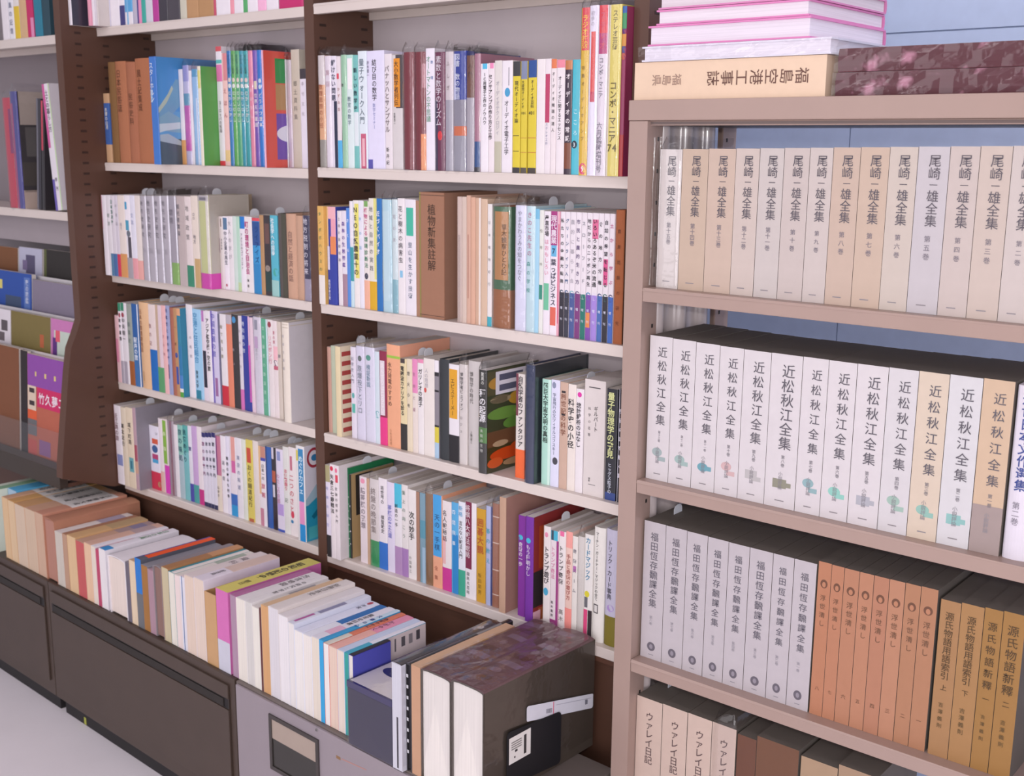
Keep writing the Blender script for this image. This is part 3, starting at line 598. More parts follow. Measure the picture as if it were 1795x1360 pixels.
('p','white guidebook with a blue title strip, ringed cover outward',-.0982,.002,.0277,.1545,.2162,'e4e2e2','g',0,[(.03,.58,'2f84b8',.3,.9),(.05,.16,'d8cc50',0,.28),(.58,.82,'e494c4',.3,.9),(.82,1,'2090d4',.3,.95)],[],[(0,1,0,1,'dcd8e4'),(.04,.3,.03,.24,'a83244','e'),(.075,.265,.058,.212,'e2dce4','e'),(.12,.24,.1,.17,'3a80b0','e'),([(0,.62),(.22,.5),(1,.5),(1,1),(0,1)],'2a9abc'),([(0,.56),(.2,.42),(.3,.42),(.3,.52),(.04,.62),(0,.62)],'a8c4d4'),(.04,.22,.85,.98,'4ab0bc'),([(.1,.74),(.24,.66),(.3,.7),(.14,.78)],'17708c')],[('めぐりカフェ','d8f0fa',.1,.5,.6,.6)]),
]),
('second shelf of the middle bay','books on the second shelf of the middle bay',1.3522,[
('p','peach-orange book with grey foot',.0027,.005,.0202,.15,.2163,'e4b088','p',0,[(.0,.26,'dcd4d4'),(.75,1,'9a948c')],[],[],[('数理思想の小径','a85a40',.25,.65,.4,.5)]),
('p','white book right of the peach-orange one',.0232,.005,.0172,.15,.2145,'e6dce6','p',0,[],[],[],[('算術','c8a8b4',.1,.3)]),
('p','white book with bold navy title',.0407,.005,.0158,.15,.2138,'e2dce8','',0,[(.4,1,'2c3048',.5,1)],[],[],[('解けない問題','2f3550',.03,.4,.5,.7)]),
('p','white book with a red dot and sky blue foot',.0568,.005,.0131,.15,.2122,'e4dade','',0,[(.15,.2,'d8485c',.1,.6),(.75,1,'58b0e0')],[],[],[('かずの話','a87a78',.26,.5,.5,.5)]),
('p','mint green book',.0702,.005,.0155,.15,.2147,'a0ccac','p',0,[],[],[],[('数','2c282e',.25,.28,.3,.4)]),
('p','pale mint book with a white panel',.086,.005,.0185,.15,.214,'b4dcd0','',0,[(.03,.3,'f0ecee',.15,.9),(.3,1,'d8e6e6')],[],[],[('教室の数学','4a6a78',.36,.62,.4,.5)]),
('p','sea green book with dark title',.1048,.005,.0134,.15,.213,'78bcb8','',0,[(.5,.8,'dce4e8')],[],[],[('新しい数学史','243a48',.1,.5,.5,.7)]),
('p','white book with pale green letters and a pink frame',.1184,.005,.0243,.15,.2196,'dce6ec','',0,[(.7,1,'c4607c',.25,.85),(.74,.98,'e4b4bc',.4,.7)],[],[],[('量子ウォーク入門','5a6a78',.06,.62,.45,.55)]),
('p','thick lilac-white book with bold title',.143,.005,.0478,.15,.2187,'dedaf0','',0,[(.92,1,'5a56a8',0,.3)],[],[],[('結び目の数学','2c282e',.07,.42,.45,.34),('鈴木晋一','6a6a80',.08,.22,.08,.16),('数学セミナー','8a90c0',.44,.66,.42,.22)]),
('p','white book with a loose grey title',.1911,.005,.0198,.15,.2117,'e2dade','',0,[],[],[],[('バナッハとサンプサル','7a7074',.1,.68,.4,.6),('新井紀','2c282e',.8,.97,.4,.4)]),
('p','grey-white book with an orange head panel',.2112,.005,.0276,.15,.2088,'d2cccc','',0,[(0,.46,'4a4448',.4,1),(.03,.45,'e09028',.2,.8)],[],[],[('大小数学者列伝','2c282e',.05,.44,.45,.5),('志賀浩二','2c282e',.5,.6,.25,.2)]),
('h','maroon volume, first of a matching pair',.2391,.005,.03,.15,.2125,'7c2e38','gp',0,[(.3,1,'b08894',.86,.92)],[],[],[]),
('h','maroon volume with pale spots and an orange corner',.2694,.005,.0295,.15,.2118,'7a2c36','gp',0,[(.69,1,'e08c54',.6,1),(.1,.3,'b07880',.7,1)],[],[],[]),
('p','tall white book with green title',.2992,.005,.0224,.15,.2168,'e8e2ec','',0,[],[],[],[('オートマトンの不思議','6a9a7c',.06,.6,.35,.5),('数理','4a70a8',.05,.3,.75,.25)]),
('p','plum book with white title and red disc',.3219,.005,.0259,.15,.2092,'6c2a4c','gp',0,[(.66,.74,'d8343c',.3,.75),(.4,1,'3c3450',0,.3)],[],[],[('素数と数学のリズム','e8e0e8',.03,.62,.4,.55)]),
('p','grey-white wrapped book',.3481,.005,.0196,.15,.2091,'d4cace','p',0,[(.4,1,'a6a2ae')],[],[],[('ふしぎ','8a7a7c',.05,.35,.4,.4)]),  # grey lower part: the plastic's reflection painted into the spine colour
('p','royal blue book with white letters, silver wrapped below',.368,.005,.0315,.15,.209,'2f3f98','gp',0,[(.4,.62,'8e8a98'),(.62,.7,'d0704c'),(.7,1,'9a98a4'),(.02,.4,'c8ccec',0,.2)],[],[],[('図書　数の物語','e4e8f4',.02,.4,.35,.45)]),  # greys below the title are painted plastic reflection
('p','brown topped book, grey wrapped below',.3998,.005,.0185,.15,.2006,'6e4638','gp',0,[(.36,1,'aaa4ae')],[],[],[('入門','4a2c24',.05,.2,.5,.5)]),
('p','mauve-pink book with navy foot',.4186,.005,.014,.15,.203,'a87488','p',0,[(.74,.96,'2c5088'),(.96,1,'3a3640')],[],[],[]),
('p','white book with a cyan square at its head',.4329,.005,.0179,.132,.1854,'e8e2e8','',0,[(0,.05,'58b8dc',.3,.9)],[],[],[('IC用電子工作のノウハウ','2c282e',.08,.56,.6,.6)]),
('p','white book with a pink tipped head',.4512,.005,.014,.132,.186,'e6dce0','',0,[(0,.05,'e48ab4',.3,.9)],[],[],[('センサアンプの作り方と工作','2c282e',.1,.7,.4,.6)]),
('p','white book with outlined title and olive foot',.4655,.005,.0163,.132,.1895,'dad4d0','',0,[(.72,1,'bcb8a4')],[],[],[('オーディオテクノロジィ','b4aeb6',.18,.66,.5,.75)]),
('p','white book with a blue disc',.4821,.005,.0242,.132,.1887,'e6e0e6','',0,[(.24,.32,'4a9cc8',.3,.8),(.06,.22,'8a8690',.65,.72)],[],[],[('オーディオ電子工学','4a4650',.35,.84,.5,.5)]),
('p','yellow book with a dark photo head',.5069,.005,.0168,.132,.1866,'d8c43c','',0,[(0,.13,'3c3c40'),(.66,.665,'2c282e',.1,.9),(.8,.805,'2c282e',.1,.9),(.95,1,'3f3c40')],[],[],[('現代オーディオ論','2a2a34',.17,.55,.55,.45)]),
('p','yellow book with a grey-blue head',.525,.005,.0137,.132,.1866,'d8c440','',0,[(0,.16,'8088a4'),(.68,.685,'c08a40'),(.81,.815,'c08a40'),(.95,1,'5a544c')],[],[],[('大疑問オーディオ','2c282e',.17,.42,.4,.45),('101','2c282e',.43,.49,.5,.9)]),
('p','yellow book with a deep blue head',.541,.005,.0181,.132,.1871,'d8c43e','',0,[(0,.15,'2f5090'),(.68,.685,'c0703c'),(.81,.815,'c0703c'),(.95,1,'4a4440')],[],[],[('オーディオ百科','2c282e',.17,.42,.55,.45),('401','2c282e',.43,.49,.5,.9)]),
('p','plain broad white book',.5594,.005,.0183,.132,.1885,'e6dfe0','',0,[],[],[],[]),
('p','white book with a raspberry panel',.5779,.005,.0123,.132,.1884,'e4dce0','',0,[(.13,.55,'b84468',.05,.85)],[],[],[('ステレオ工作','7a80a0',.55,.75,.4,.4)]),
('p','white book with an orange head',.5906,.005,.0111,.132,.1875,'e6dcde','',0,[(0,.08,'dc7c54')],[],[],[('オーディオ機器の達人','2c282e',.1,.64,.5,.55)]),
('p','white book with a pink head and black title',.602,.005,.0172,.132,.1859,'e6dee2','',0,[(0,.07,'e48a9c')],[],[],[('オーディオに関するエッセンス','2c282e',.14,.7,.45,.5)]),
('p','dark plum book with white title',.6195,.005,.0148,.125,.1842,'3c2c3c','g',0,[(0,.08,'c07a4c'),(.72,.95,'7a4430')],[],[],[('オーディオの常識','ece4e8',.1,.72,.5,.6)]),
('p','cyan book with a black disc',.6346,.005,.0169,.125,.1847,'50bcd0','g',0,[(.7,.77,'283848',.05,.75)],[],[],[('3','e4eef2',.71,.76,.4,.5),('こころ','d8f4f8',.4,.68,.5,.5)]),
('p','pale book turning aqua below',.6518,.005,.0157,.132,.1876,'d4e0ec','gp',0,[(.7,1,'7cd4d0')],[],[],[('オーディオ技術入門','8a8cb0',.08,.66,.4,.5)]),
('m','tall yellow magazine with a red head',.6686,-.019,.0161,.1755,.2614,'dcb43c','p',0,[(0,.25,'d8404c',.15,1),(.925,.995,'d83c6c',.08,.98)],[],[],[('ラジオ技術','f0c84c',.04,.24,.55,.8),('特集オーディオアンプ','8a6a2c',.33,.8,.4,.4),('9','f4e4ea',.937,.983,.53,.6)]),
('m','tall white magazine with a red rounded bar',.685,-.019,.0174,.1755,.2636,'e4deee','p',0,[(.15,.5,'dc5450',.25,.75),(.5,.56,'c43c54',.25,.75)],[],[],[('初歩の','b4aeb6',.03,.12,.4,.4)]),
('m','tall white magazine with a red and purple head',.7026,-.019,.0192,.1755,.2628,'e0d6e0','gp',0,[(0,.16,'dc404c',.1,.95),(.16,.28,'b84078',.1,.95)],[],[],[('コンポ・マニア','8a8490',.3,.54,.4,.6),('六月臨時増刊号','8a8490',.68,.98,.35,.6),('ステレオ','d0586c',.03,.26,.5,.6)]),
('m','tall yellow magazine with large brown letters',.7222,-.019,.0248,.1755,.2624,'dccc68','p',0,[(.0,1,'e6dcc8',0,.18)],[],[],[('ステレオ芸術','6a5c30',.03,.26,.55,.45),('コンポ・マニア','6a5c28',.44,.8,.5,.62),('74','6a5c28',.8,.86,.5,.9)]),
('m','tall maroon magazine with a rainbow head',.748,-.019,.0085,.1755,.259,'8c2c54','g',0,[(0,.04,'2c5ca0'),(.04,.13,'3c8c5c'),(.13,.16,'4a2c70'),(.16,.23,'c88838'),(.23,.27,'4a4a80'),(.27,.31,'b05040'),(.75,1,'a43030')],[],[],[]),
]),
('third shelf of the middle bay','books on the third shelf of the middle bay',1.0769,[
('p','golden tan book with green title and white foot',.0011,-.005,.0186,.132,.1987,'dcae60','',0,[(.7,1,'e4dcd6')],[],[],[('タンポポハウスの','4a7a58',.04,.68,.45,.42)]),
('p','navy book with a pink head and orange block',.02,.003,.0269,.132,.1978,'34429c','',0,[(0,.12,'e8b0b8'),(.12,.3,'e4a0b0',.5,1),(.3,.48,'e08858',.4,1),(0,.42,'e4c090',0,.2),(.4,.64,'d4d2ea',0,.3)],[],[],[('植物学者の著','dfe0f0',.74,.95,.2,.3)]),
('p','white book with grey title',.0472,.007,.0128,.132,.1906,'e4dce0','',0,[],[],[],[('土壌の基礎知識','8a848e',.05,.55,.5,.5)]),
('p','white book with violet title and mauve foot',.0603,.007,.0139,.132,.1913,'e2dae4','',0,[],[(.66,1,'a48494')],[],[('森林の生態図鑑','6a4a9c',.1,.6,.4,.6)]),
('b','bright blue booklet',.0745,.007,.0098,.132,.1973,'5a8cd4','',0,[],[],[],[('さくら','dfe8f8',.05,.5,.5,.7)]),
('p','pale book with a teal middle',.0845,.007,.0097,.1495,.211,'c4dce4','',0,[(.43,.75,'3f9ca4'),(0,.42,'e6e0e6')],[],[],[]),
('p','white book with bold black title on yellow',.0946,.007,.0156,.1495,.2131,'e8e2e0','',0,[(.03,.72,'e0d870',.35,1)],[],[],[('NEO自然農業十の','2c282e',.05,.7,.5,.8)]),
('p','white book with thin cyan letters',.1105,.007,.0135,.1495,.2132,'e2e0ea','',0,[],[],[],[('水の話','7ab0d0',.1,.5,.4,.5)]),
('p','white book with magenta and green title',.1243,.007,.0153,.1495,.2126,'e4dcd8','',0,[(.66,.72,'4a4a58',.1,.8),(.0,.05,'7aa860',.2,.9)],[(.73,1,'e8b098')],[],[('植物による','c04a80',.06,.32,.5,.6),('環境診断法','4a8468',.32,.62,.5,.6)]),
('p','white book with yellow foot',.1399,.007,.0197,.1495,.2187,'e2ddd2','',0,[(0,.72,'d8d480',.75,1)],[(.74,1,'d8a828')],[],[('地域と自然の実践','6a6a74',.06,.66,.35,.5)]),
('p','blue book with white title on yellow-edged spine',.1599,.007,.0166,.1495,.219,'2c70b4','',0,[(0,.5,'ddd880',0,.2)],[],[],[('近づくバイオ','dfe8f4',.1,.5,.4,.6)]),
('p','pale aqua book',.1769,.007,.0272,.1495,.218,'bcdce6','p',0,[(.1,.9,'c8e2ea',.1,.8)],[],[],[]),
('p','watery pale book with blue-green foot',.2043,.007,.0153,.1495,.2188,'cfdfe2','p',0,[(.7,1,'8ab8c4')],[],[],[('花の友','b4aeb6',.1,.4,.5,.5)]),
('p','white book with black title and blue spots',.2199,.007,.0195,.1495,.2216,'e6e0e2','',0,[(.62,.68,'8ac0e0',.3,.7)],[],[],[('花と樹木の病害虫','4a464e',.06,.56,.45,.55)]),
('p','white book with a teal label',.2397,.007,.0289,.1495,.2204,'e4dfe6','',0,[(.07,.31,'48b49c',.15,.8)],[],[],[('里山を生かす技術','6a7488',.36,.86,.5,.36)]),
('p','narrow brown book beside a thick one',.2689,.007,.0096,.1495,.219,'a47c64','',0,[],[],[],[]),
('x','very thick brown slipcased volume',.2789,.007,.0644,.1495,.2353,'9c7058','',0,[(0,1,'8c8048',0,.06),(.02,.025,'5a4034'),(.975,.98,'5a4034')],[],[(0,1,0,1,'96705c')],[('植物新集註解','4a3428',.09,.62,.5,.3)]),
('b','greyish pamphlet bundle with black lines',.3753,.007,.0114,.1495,.23,'c8b4ac','',0,[(.3,1,'5a5058',.3,.36),(.3,1,'5a5058',.6,.66)],[],[],[]),
('b','pinkish worn booklet',.387,.007,.0112,.1495,.2299,'d0bcb0','',0,[],[],[],[]),
('b','rosy tan worn booklet',.3985,.007,.0099,.1495,.2329,'cfa894','',0,[(.3,.8,'b88878',.3,.6)],[],[],[]),
('b','apricot worn booklet',.4087,.007,.011,.1495,.23,'d4a890','',0,[],[],[],[]),
('b','tan worn booklet with pale edge',.42,.007,.013,.1495,.2294,'cba890','',0,[(0,1,'e0d4cc',.7,1)],[],[],[]),
('b','beige worn booklet',.4333,.007,.0152,.1495,.2278,'d0b49c','',0,[],[],[],[]),
('b','white booklet with cyan foot',.4489,.007,.0108,.1495,.2197,'e2dcda','',0,[(.92,1,'48a8b8')],[],[],[('日本植物紀行','8a8480',.1,.7,.5,.5)]),
('h','green-topped cloth volume with a tan label',.4599,.007,.0434,.1495,.2161,'9c6440','p',0,[(0,.68,'4a6c50'),(.04,.6,'b88454',.12,.86)],[],[(0,1,0,1,'9a7258'),(0,1,0,.68,'4a6c50')],[('草木観察ひとり記','5a3c24',.14,.56,.66,.34)]),
('p','pale lilac book with grey title',.5137,.007,.0252,.1495,.22,'dcdcf0','p',0,[],[],[],[('やまかわうみの知をつなぐ','8a8a9c',.04,.6,.45,.4)]),
('p','pale aqua book with pink title',.5392,.007,.0195,.1495,.2197,'c4dfe6','p',1,[],[],[],[('きのこ先生の','c06a94',.04,.4,.4,.5),('森の学校','4a9c94',.42,.7,.3,.4)]),
('p','light sky book',.559,.007,.009,.1495,.2157,'a4d0e6','',0,[(0,.08,'78b8d8')],[],[],[]),
('p','white book with teal patches',.5682,.007,.0094,.1495,.214,'dfe0da','',0,[(.6,.72,'3c8c78',.1,.9)],[],[],[('熱帯林','a8a8a0',.1,.5)]),
('p','white book with black title and green capsule',.578,.007,.0142,.1495,.2125,'e6dee6','',1,[(.58,.8,'70bc98',.1,.9)],[],[],[('産直市場','2c282e',.03,.2,.5,.6),('はおもしろい','dc9ab0',.22,.52,.5,.6)]),
('p','white book with a magenta head and blue cube',.5925,.007,.0157,.1495,.2131,'e8e0e8','',0,[(.0,.27,'a43c7c',.05,.95),(.27,.36,'68b0d8',.15,.9),(.77,.92,'d86858',.1,.9)],[],[],[('現代農業','e8dce8',.03,.26,.5,.8),('葉っぱビジネス','33304a',.38,.76,.5,.8),('7','2c3458',.285,.345,.52,.6)]),
('b','thin rose booklet',.6084,.007,.005,.1495,.2132,'e0a4b4','',0,[(.1,.9,'cf5474',.3,.7)],[],[],[]),
('m','black-footed periodical of the ten striped ones',.6137,.007,.0102,.1495,.2133,'e4dce2','',0,[(.64,1,'33303a'),(.62,.68,'3a5060')],[],[],[('私たちの金融大転換','2c282e',.04,.58,.5,.66),('増刊','dfe0f0',.72,.9,.5,.45)]),
('m','grey-black footed periodical of the ten striped ones',.6242,.007,.0101,.1495,.2134,'e4dce2','',0,[(.64,1,'3c3c48'),(.62,.68,'3c5c88')],[],[],[('グリーンライフ入門','2c5484',.04,.58,.5,.66),('増刊','dfe0f0',.72,.9,.5,.45)]),
('m','slate-blue footed periodical of the ten striped ones',.6347,.007,.0116,.1495,.2134,'e4dce2','',0,[(.64,1,'4a5a90'),(.62,.68,'7ab0b8')],[],[],[('農的に暮らす会','b4aeb6',.04,.58,.5,.66),('増刊','dfe0f0',.72,.9,.5,.45)]),
('m','plum-footed periodical of the ten striped ones',.6466,.007,.0115,.1495,.2135,'e4dce2','',0,[(.64,1,'7a3c78'),(.62,.68,'5a4474')],[],[],[('市民と農的生き方','6a5a7c',.04,.58,.5,.66),('増刊','dfe0f0',.72,.9,.5,.45)]),
('m','pine green footed periodical of the ten striped ones',.6584,.007,.0109,.1495,.2136,'e4dce2','',0,[(.64,1,'2c7468'),(.62,.68,'e4dce2')],[],[],[('スローフード','8a8a94',.04,.58,.5,.66),('増刊','dfe0f0',.72,.9,.5,.45)]),
('m','purple-footed periodical of the ten striped ones',.6697,.007,.0109,.1495,.2137,'e4dce2','',0,[(.64,1,'7c4ca4'),(.62,.68,'2c80b0'),(.78,.9,'dc8850',.1,.9)],[],[],[('地域からのニッポン再生','3c3844',.04,.58,.5,.66),('増刊','dfe0f0',.72,.9,.5,.45)]),
('m','lavender-footed periodical of the ten striped ones',.6808,.007,.0123,.1495,.2139,'e4dce2','',0,[(.64,1,'a084d0'),(.62,.68,'e0d8e8'),(.05,.2,'d86c94')],[],[],[('いろいろあるぞ米の流通','2c282e',.04,.58,.5,.66),('増刊','dfe0f0',.72,.9,.5,.45)]),
('m','steel-blue footed periodical of the ten striped ones',.6934,.007,.0107,.1495,.214,'e4dce2','',0,[(.64,1,'4a6cac'),(.62,.68,'2c4474')],[],[],[('食の地方分権','2c2830',.04,.58,.5,.66),('増刊','dfe0f0',.72,.9,.5,.45)]),
('m','charcoal-footed periodical of the ten striped ones',.7044,.007,.0111,.1495,.2141,'e4dce2','',0,[(.64,1,'34323a'),(.62,.68,'3c6c68'),(.35,.55,'d8588c',.1,.9)],[],[],[('自給の希望を転じる','33303c',.04,.58,.5,.66),('増刊','dfe0f0',.72,.9,.5,.45)]),
('m','cornflower-footed periodical of the ten striped ones',.7158,.007,.0105,.1495,.2142,'e4dce2','',0,[(.64,1,'4468b4'),(.62,.68,'4a4468')],[],[],[('土から学ぶ','b85484',.04,.58,.5,.66),('増刊','dfe0f0',.72,.9,.5,.45)]),
('h','rust brown cloth volume beside the beige rack',.7266,.007,.0184,.1495,.2209,'a05c38','c',0,[],[],[(0,1,0,1,'6a4430')],[('農業問題の研究','6a3820',.1,.9,.5,.36)]),
]),
('fourth shelf of the middle bay','books on the fourth shelf of the middle bay',.8031,[
('b','worn pink-tan booklet at the shelf end',.0011,.012,.0115,.125,.1823,'c89c8c','',0,[],[],[],[]),
('b','faded green booklet',.0129,.012,.0131,.132,.1862,'b8c0a8','',0,[],[],[],[]),
('p','cream book with a red and cream striped cover',.0418,-.002,.0152,.1585,.19,'e0cfa8','',1,[],[],[(0,1,0,1,'e2d4b8'),(.02,1,.06,.11,'a84440'),(.02,1,.16499999999999998,.215,'a84440'),(.02,1,.27,.32,'a84440'),(.02,1,.375,.425,'a84440'),(.02,1,.48,.53,'a84440'),(.02,1,.585,.635,'a84440'),(.02,1,.69,.74,'a84440'),(.02,1,.7949999999999999,.845,'a84440'),(.02,1,.8999999999999999,.95,'a84440')],[]),
('p','white book with fine letters and teal patches',.0729,.012,.0162,.132,.191,'dcd6e2','',0,[(.5,.56,'5aa8a4',.2,.7),(.62,.72,'5ab4a4',.2,.8)],[],[],[('科学史入門','7a7a8c',.1,.4,.4,.5)]),
('p','white wrapped book with a grey emblem',.0894,.012,.0257,.132,.195,'e0dcee','p',0,[(.1,.16,'6a7474',.25,.7)],[],[],[('原爆投下とリロ','7a8490',.2,.72,.45,.5)]),
('p','white wrapped book with a green emblem',.1154,.012,.0288,.132,.1958,'e0deee','p',0,[(.08,.14,'5a9c8c',.15,.65)],[],[],[('検証新説','6a8ca0',.18,.42,.4,.45)]),
('p','pale cyan book with a teal splash',.1445,.012,.0134,.132,.19,'cfdce4','',0,[(.64,.72,'48a0a8')],[],[],[]),
('p','maroon book with black-and-white title, hot pink band',.1582,.012,.0207,.132,.1928,'8c2c48','',0,[(.1,.68,'e0d4dc',.1,.75)],[(.7,1,'e03c84')],[],[('まんざりは終らない','f0e8ec',.12,.66,.45,.8)]),
('p','broad peach book with a lime stripe',.1792,.012,.0374,.1445,.2091,'e8a884','',0,[(.105,.13,'98c048')],[],[(0,1,0,1,'e8a88c'),(0,1,.12,.15,'98b848')],[('水力発電のすすめ','5a3c34',.17,.6,.25,.28),('小水力利用','b07a5c',.82,.98,.28,.18)]),
('p','cream book with bold title and black band',.2169,.012,.0178,.132,.185,'dfcfa4','',1,[(0,.05,'4a4040',.1,.8)],[(.71,1,'33302e')],[],[('電磁波カナリアを診る','2c282e',.08,.62,.4,.75)]),
('p','cream book with thin grey title',.235,.012,.0153,.132,.1865,'e0d2b8','',1,[],[],[],[('燈火小考','5a5450',.1,.56,.4,.5)]),
('p','cream book with a pink panel',.2506,.012,.0146,.132,.1884,'e2d6ce','',0,[(.0,.36,'e08cb8')],[],[],[('生命と星','a87a8c',.1,.6,.4,.5)]),
('p','white book with brushed black title',.2655,.012,.0157,.132,.1898,'e6e0e0','',0,[(0,.04,'e08cae')],[],[],[('ガリレオの弟子','2c282e',.1,.5,.5,.7)]),
('p','broad cream-white book with a red mark',.2815,.012,.0288,.132,.1936,'e4dcd6','',0,[(.3,.35,'d05a54',.05,.3)],[],[],[('人の思想','b4aeb6',.1,.3,.3,.4)]),
('b','thin book of grey and yellow blocks',.3106,.012,.0116,.132,.193,'8a848c','',0,[(.0,.12,'e8e2e8'),(.12,.16,'2c282e'),(.3,.32,'2c282e'),(.66,.68,'2c282e'),(.68,.84,'d4c444'),(.84,1,'a8c4dc')],[],[],[]),
('h','charcoal hardback',.3225,.012,.0257,.1445,.1972,'34383c','',0,[],[],[],[]),
('p','book with a yellow oval and black foot',.3484,.012,.0265,.132,.1908,'e4dfe4','',0,[(.05,.55,'dca02c',.05,.85),(.72,1,'262428')],[],[],[('エピステーメー','5a4824',.14,.52,.4,.5)]),
('p','grey-white book with black upright title',.3752,.012,.0201,.132,.1938,'dcd4d0','p',0,[],[],[],[('博物学者ビュフォン','2c282e',.08,.46,.35,.55),('ロジェ','6a6668',.5,.7,.3,.3)]),
('h','broad stone grey book with a grey title',.3957,.012,.0318,.1445,.2032,'c8c2c0','',0,[],[],[],[('博物学の時代','6a6664',.1,.4,.35,.34),('上野益三','4a4844',.66,.78,.35,.22)]),
('p','dark nature book with its fruit and newt cover outward',.444,-.01,.0204,.15,.1952,'2a2a26','gp',0,[(.55,.7,'4a7c38',.0,1)],[],[(0,1,0,1,'3c4428'),(.0,.5,.02,.25,'5a5434'),(.4,.8,.25,.38,'d0a030','e'),(.02,.4,.08,.2,'c8963c','e'),(.05,.45,.26,.34,'a89878','e'),(.0,.65,.38,.5,'6a9440','e'),(.3,1,.48,.62,'5c8a38','e'),(.5,.95,.4,.48,'7aa048','e'),(.0,.9,.6,.75,'6a4c34'),(.05,.75,.78,.9,'cc4c1c','e'),(.0,.3,.86,.96,'d8602c','e'),(.45,.9,.74,.83,'c2501e','e'),(.1,.4,.7,.76,'b8a080','e'),(.3,.8,.9,.97,'a88c68','e'),(.15,.75,.03,.25,'e6e2ee'),(.22,.68,.06,.12,'5a5c74'),(.22,.68,.16,.22,'5a5c74')],[('驚異の','e8e8e0',.02,.14,.5,.4),('種の起源','f0eef0',.18,.5,.5,.8),('未知の生物','d8d8d0',.56,.8,.4,.3)]),
('p','white book with a coral band and maroon corner',.5145,.012,.0214,.132,.1945,'dcd4ce','',0,[(0,.4,'7c4450',0,.3)],[(.72,1,'ea6a38')],[],[('自然学者のファンタジア','3c383c',.02,.7,.55,.6)]),
('h','tall dark navy hardback with dark cover outward',.5483,-.003,.0215,.1595,.217,'2c3654','gp',0,[],[],[(0,1,0,1,'30363c'),(.3,.6,.12,.2,'6a5434')],[]),
('p','mint green book with bold black title',.5749,.012,.0199,.132,.1928,'b0dccc','',0,[(.0,1,'cce8dc',.75,1)],[],[],[('超巨大宇宙文明の真相','2a302e',.03,.6,.45,.6)]),
('p','pale lilac book with a round portrait',.5951,.012,.0195,.132,.1944,'dadaee','',0,[(.02,.08,'8a90a8',.15,.6),(.72,.79,'4a4850',.3,.9)],[],[],[('宇宙飛行の父ツィオルコフスキー','5a6478',.12,.7,.45,.48)]),
('p','rosy brown book with black triangles',.6149,.012,.0176,.132,.1929,'c8aa98','',0,[(.08,.1,'2c282e',.25,.75),(.29,.31,'2c282e',.25,.75)],[],[],[('創世記の科学','8a5a48',.1,.5,.5,.6)]),
('p','cream-white book with heavy black title',.6328,.012,.0174,.132,.1916,'e6dcd4','',1,[],[],[],[('科学史の小径','2c282e',.13,.6,.45,.72)]),
('p','white book with a magenta square',.6505,.012,.0168,.132,.1859,'e6dfe2','',0,[(.03,.08,'d838a0',.2,.75)],[],[],[('統計解析のはなし','2c282e',.13,.56,.4,.6)]),
('x','broad grey-white boxed volume',.6695,.012,.0439,.1445,.2058,'d8cfcc','',0,[(.06,.07,'5a5658',.2,.75),(.9,.905,'6a6668',.25,.6)],[],[],[('ギルバート','2c282e',.22,.44,.56,.22),('科学の名著','6a6668',.22,.5,.25,.12),('編集','6a6668',.84,.88,.3,.14)]),
('p','black book with pale yellow title and blue base',.7155,.012,.0225,.132,.1956,'22242c','g',0,[(.93,1,'2c4484')],[],[],[('量子物理学の発見','dce0a0',.03,.62,.45,.7),('ヒッグス粒子の','dfe4f0',.66,.94,.45,.5)]),
('p','narrow black book beside the beige rack',.7406,.012,.0114,.132,.1975,'26242a','',0,[(0,1,'d8d4e0',0,.15)],[],[],[('宇宙の謎を解く鍵','dcd8e4',.15,.8,.5,.7)]),
]),
('bottom shelf of the middle bay','books on the bottom shelf of the middle bay',.5363,[
('p','lavender-white book with olive head and black foot',.0138,-.012,.0141,.15,.2023,'dcd4e4','',0,[(0,.18,'a8a078'),(.76,1,'262226')],[],[],[('将棋の研究','9a9ccc',.2,.7,.4,.5)]),
('p','white book with a red disc and black title',.0282,-.012,.0145,.15,.2068,'e6dde0','',0,[(.02,.07,'d0304c',.1,.8)],[],[],[('矢倉三七銀戦法','2c282c',.1,.52,.5,.7)]),
('p','white book with a pink disc and red tag',.0431,-.012,.0135,.15,.2069,'e6dde0','',0,[(.03,.08,'e86c94',.15,.7),(.1,.18,'d8485c',.2,.8)],[],[],[('定跡の初歩入門','2c282e',.22,.62,.4,.5)]),
('p','tall dark green book with white title',.0568,.012,.0039,.132,.198,'1f7048','',1,[],[],[(0,1,0,1,'1c7c4c')],[('攻めの手筋と勝利','e4ece4',.28,.9,.6,.8)]),
('p','black book with a sepia picture cover outward',.061,.012,.0051,.125,.1848,'242a26','g',0,[],[],[(0,1,0,1,'b09468'),(.1,.9,.02,.5,'2e2a26'),(.3,.8,.5,.62,'4a3a2c'),(.5,1,.02,.2,'9a8450')],[('勝負師伝','e8e2e8',.3,.9,.5,.7)]),
('p','white book with a pink disc and grey title',.0929,.012,.0214,.132,.1881,'e0d4d8','',0,[(.02,.08,'e494ac',.2,.8)],[],[],[('詰将棋の発想','8a8088',.12,.6,.5,.6)]),
('b','thin tan booklet beside a grey-lettered one',.1146,.012,.0082,.132,.1872,'c0a084','',0,[],[],[],[]),
('p','wrapped white book with green foot',.1231,.012,.0265,.132,.1894,'dcd4d2','gp',1,[],[(.7,1,'3c9860')],[],[('終盤の晩節集','8a7c78',.1,.62,.45,.55)]),
('p','white book with black title and blue foot',.1499,.012,.0247,.132,.1957,'e6dfe4','',0,[],[(.7,1,'3470c4')],[],[('将世界の','2c282e',.08,.28,.5,.4),('棋聖戦史','2c282e',.4,.6,.5,.4)]),
('p','lilac-white book with violet-blue title',.175,.012,.021,.132,.1921,'dcd4e8','',0,[],[],[],[('将棋の来た道','7a7cc0',.25,.62,.4,.6)]),
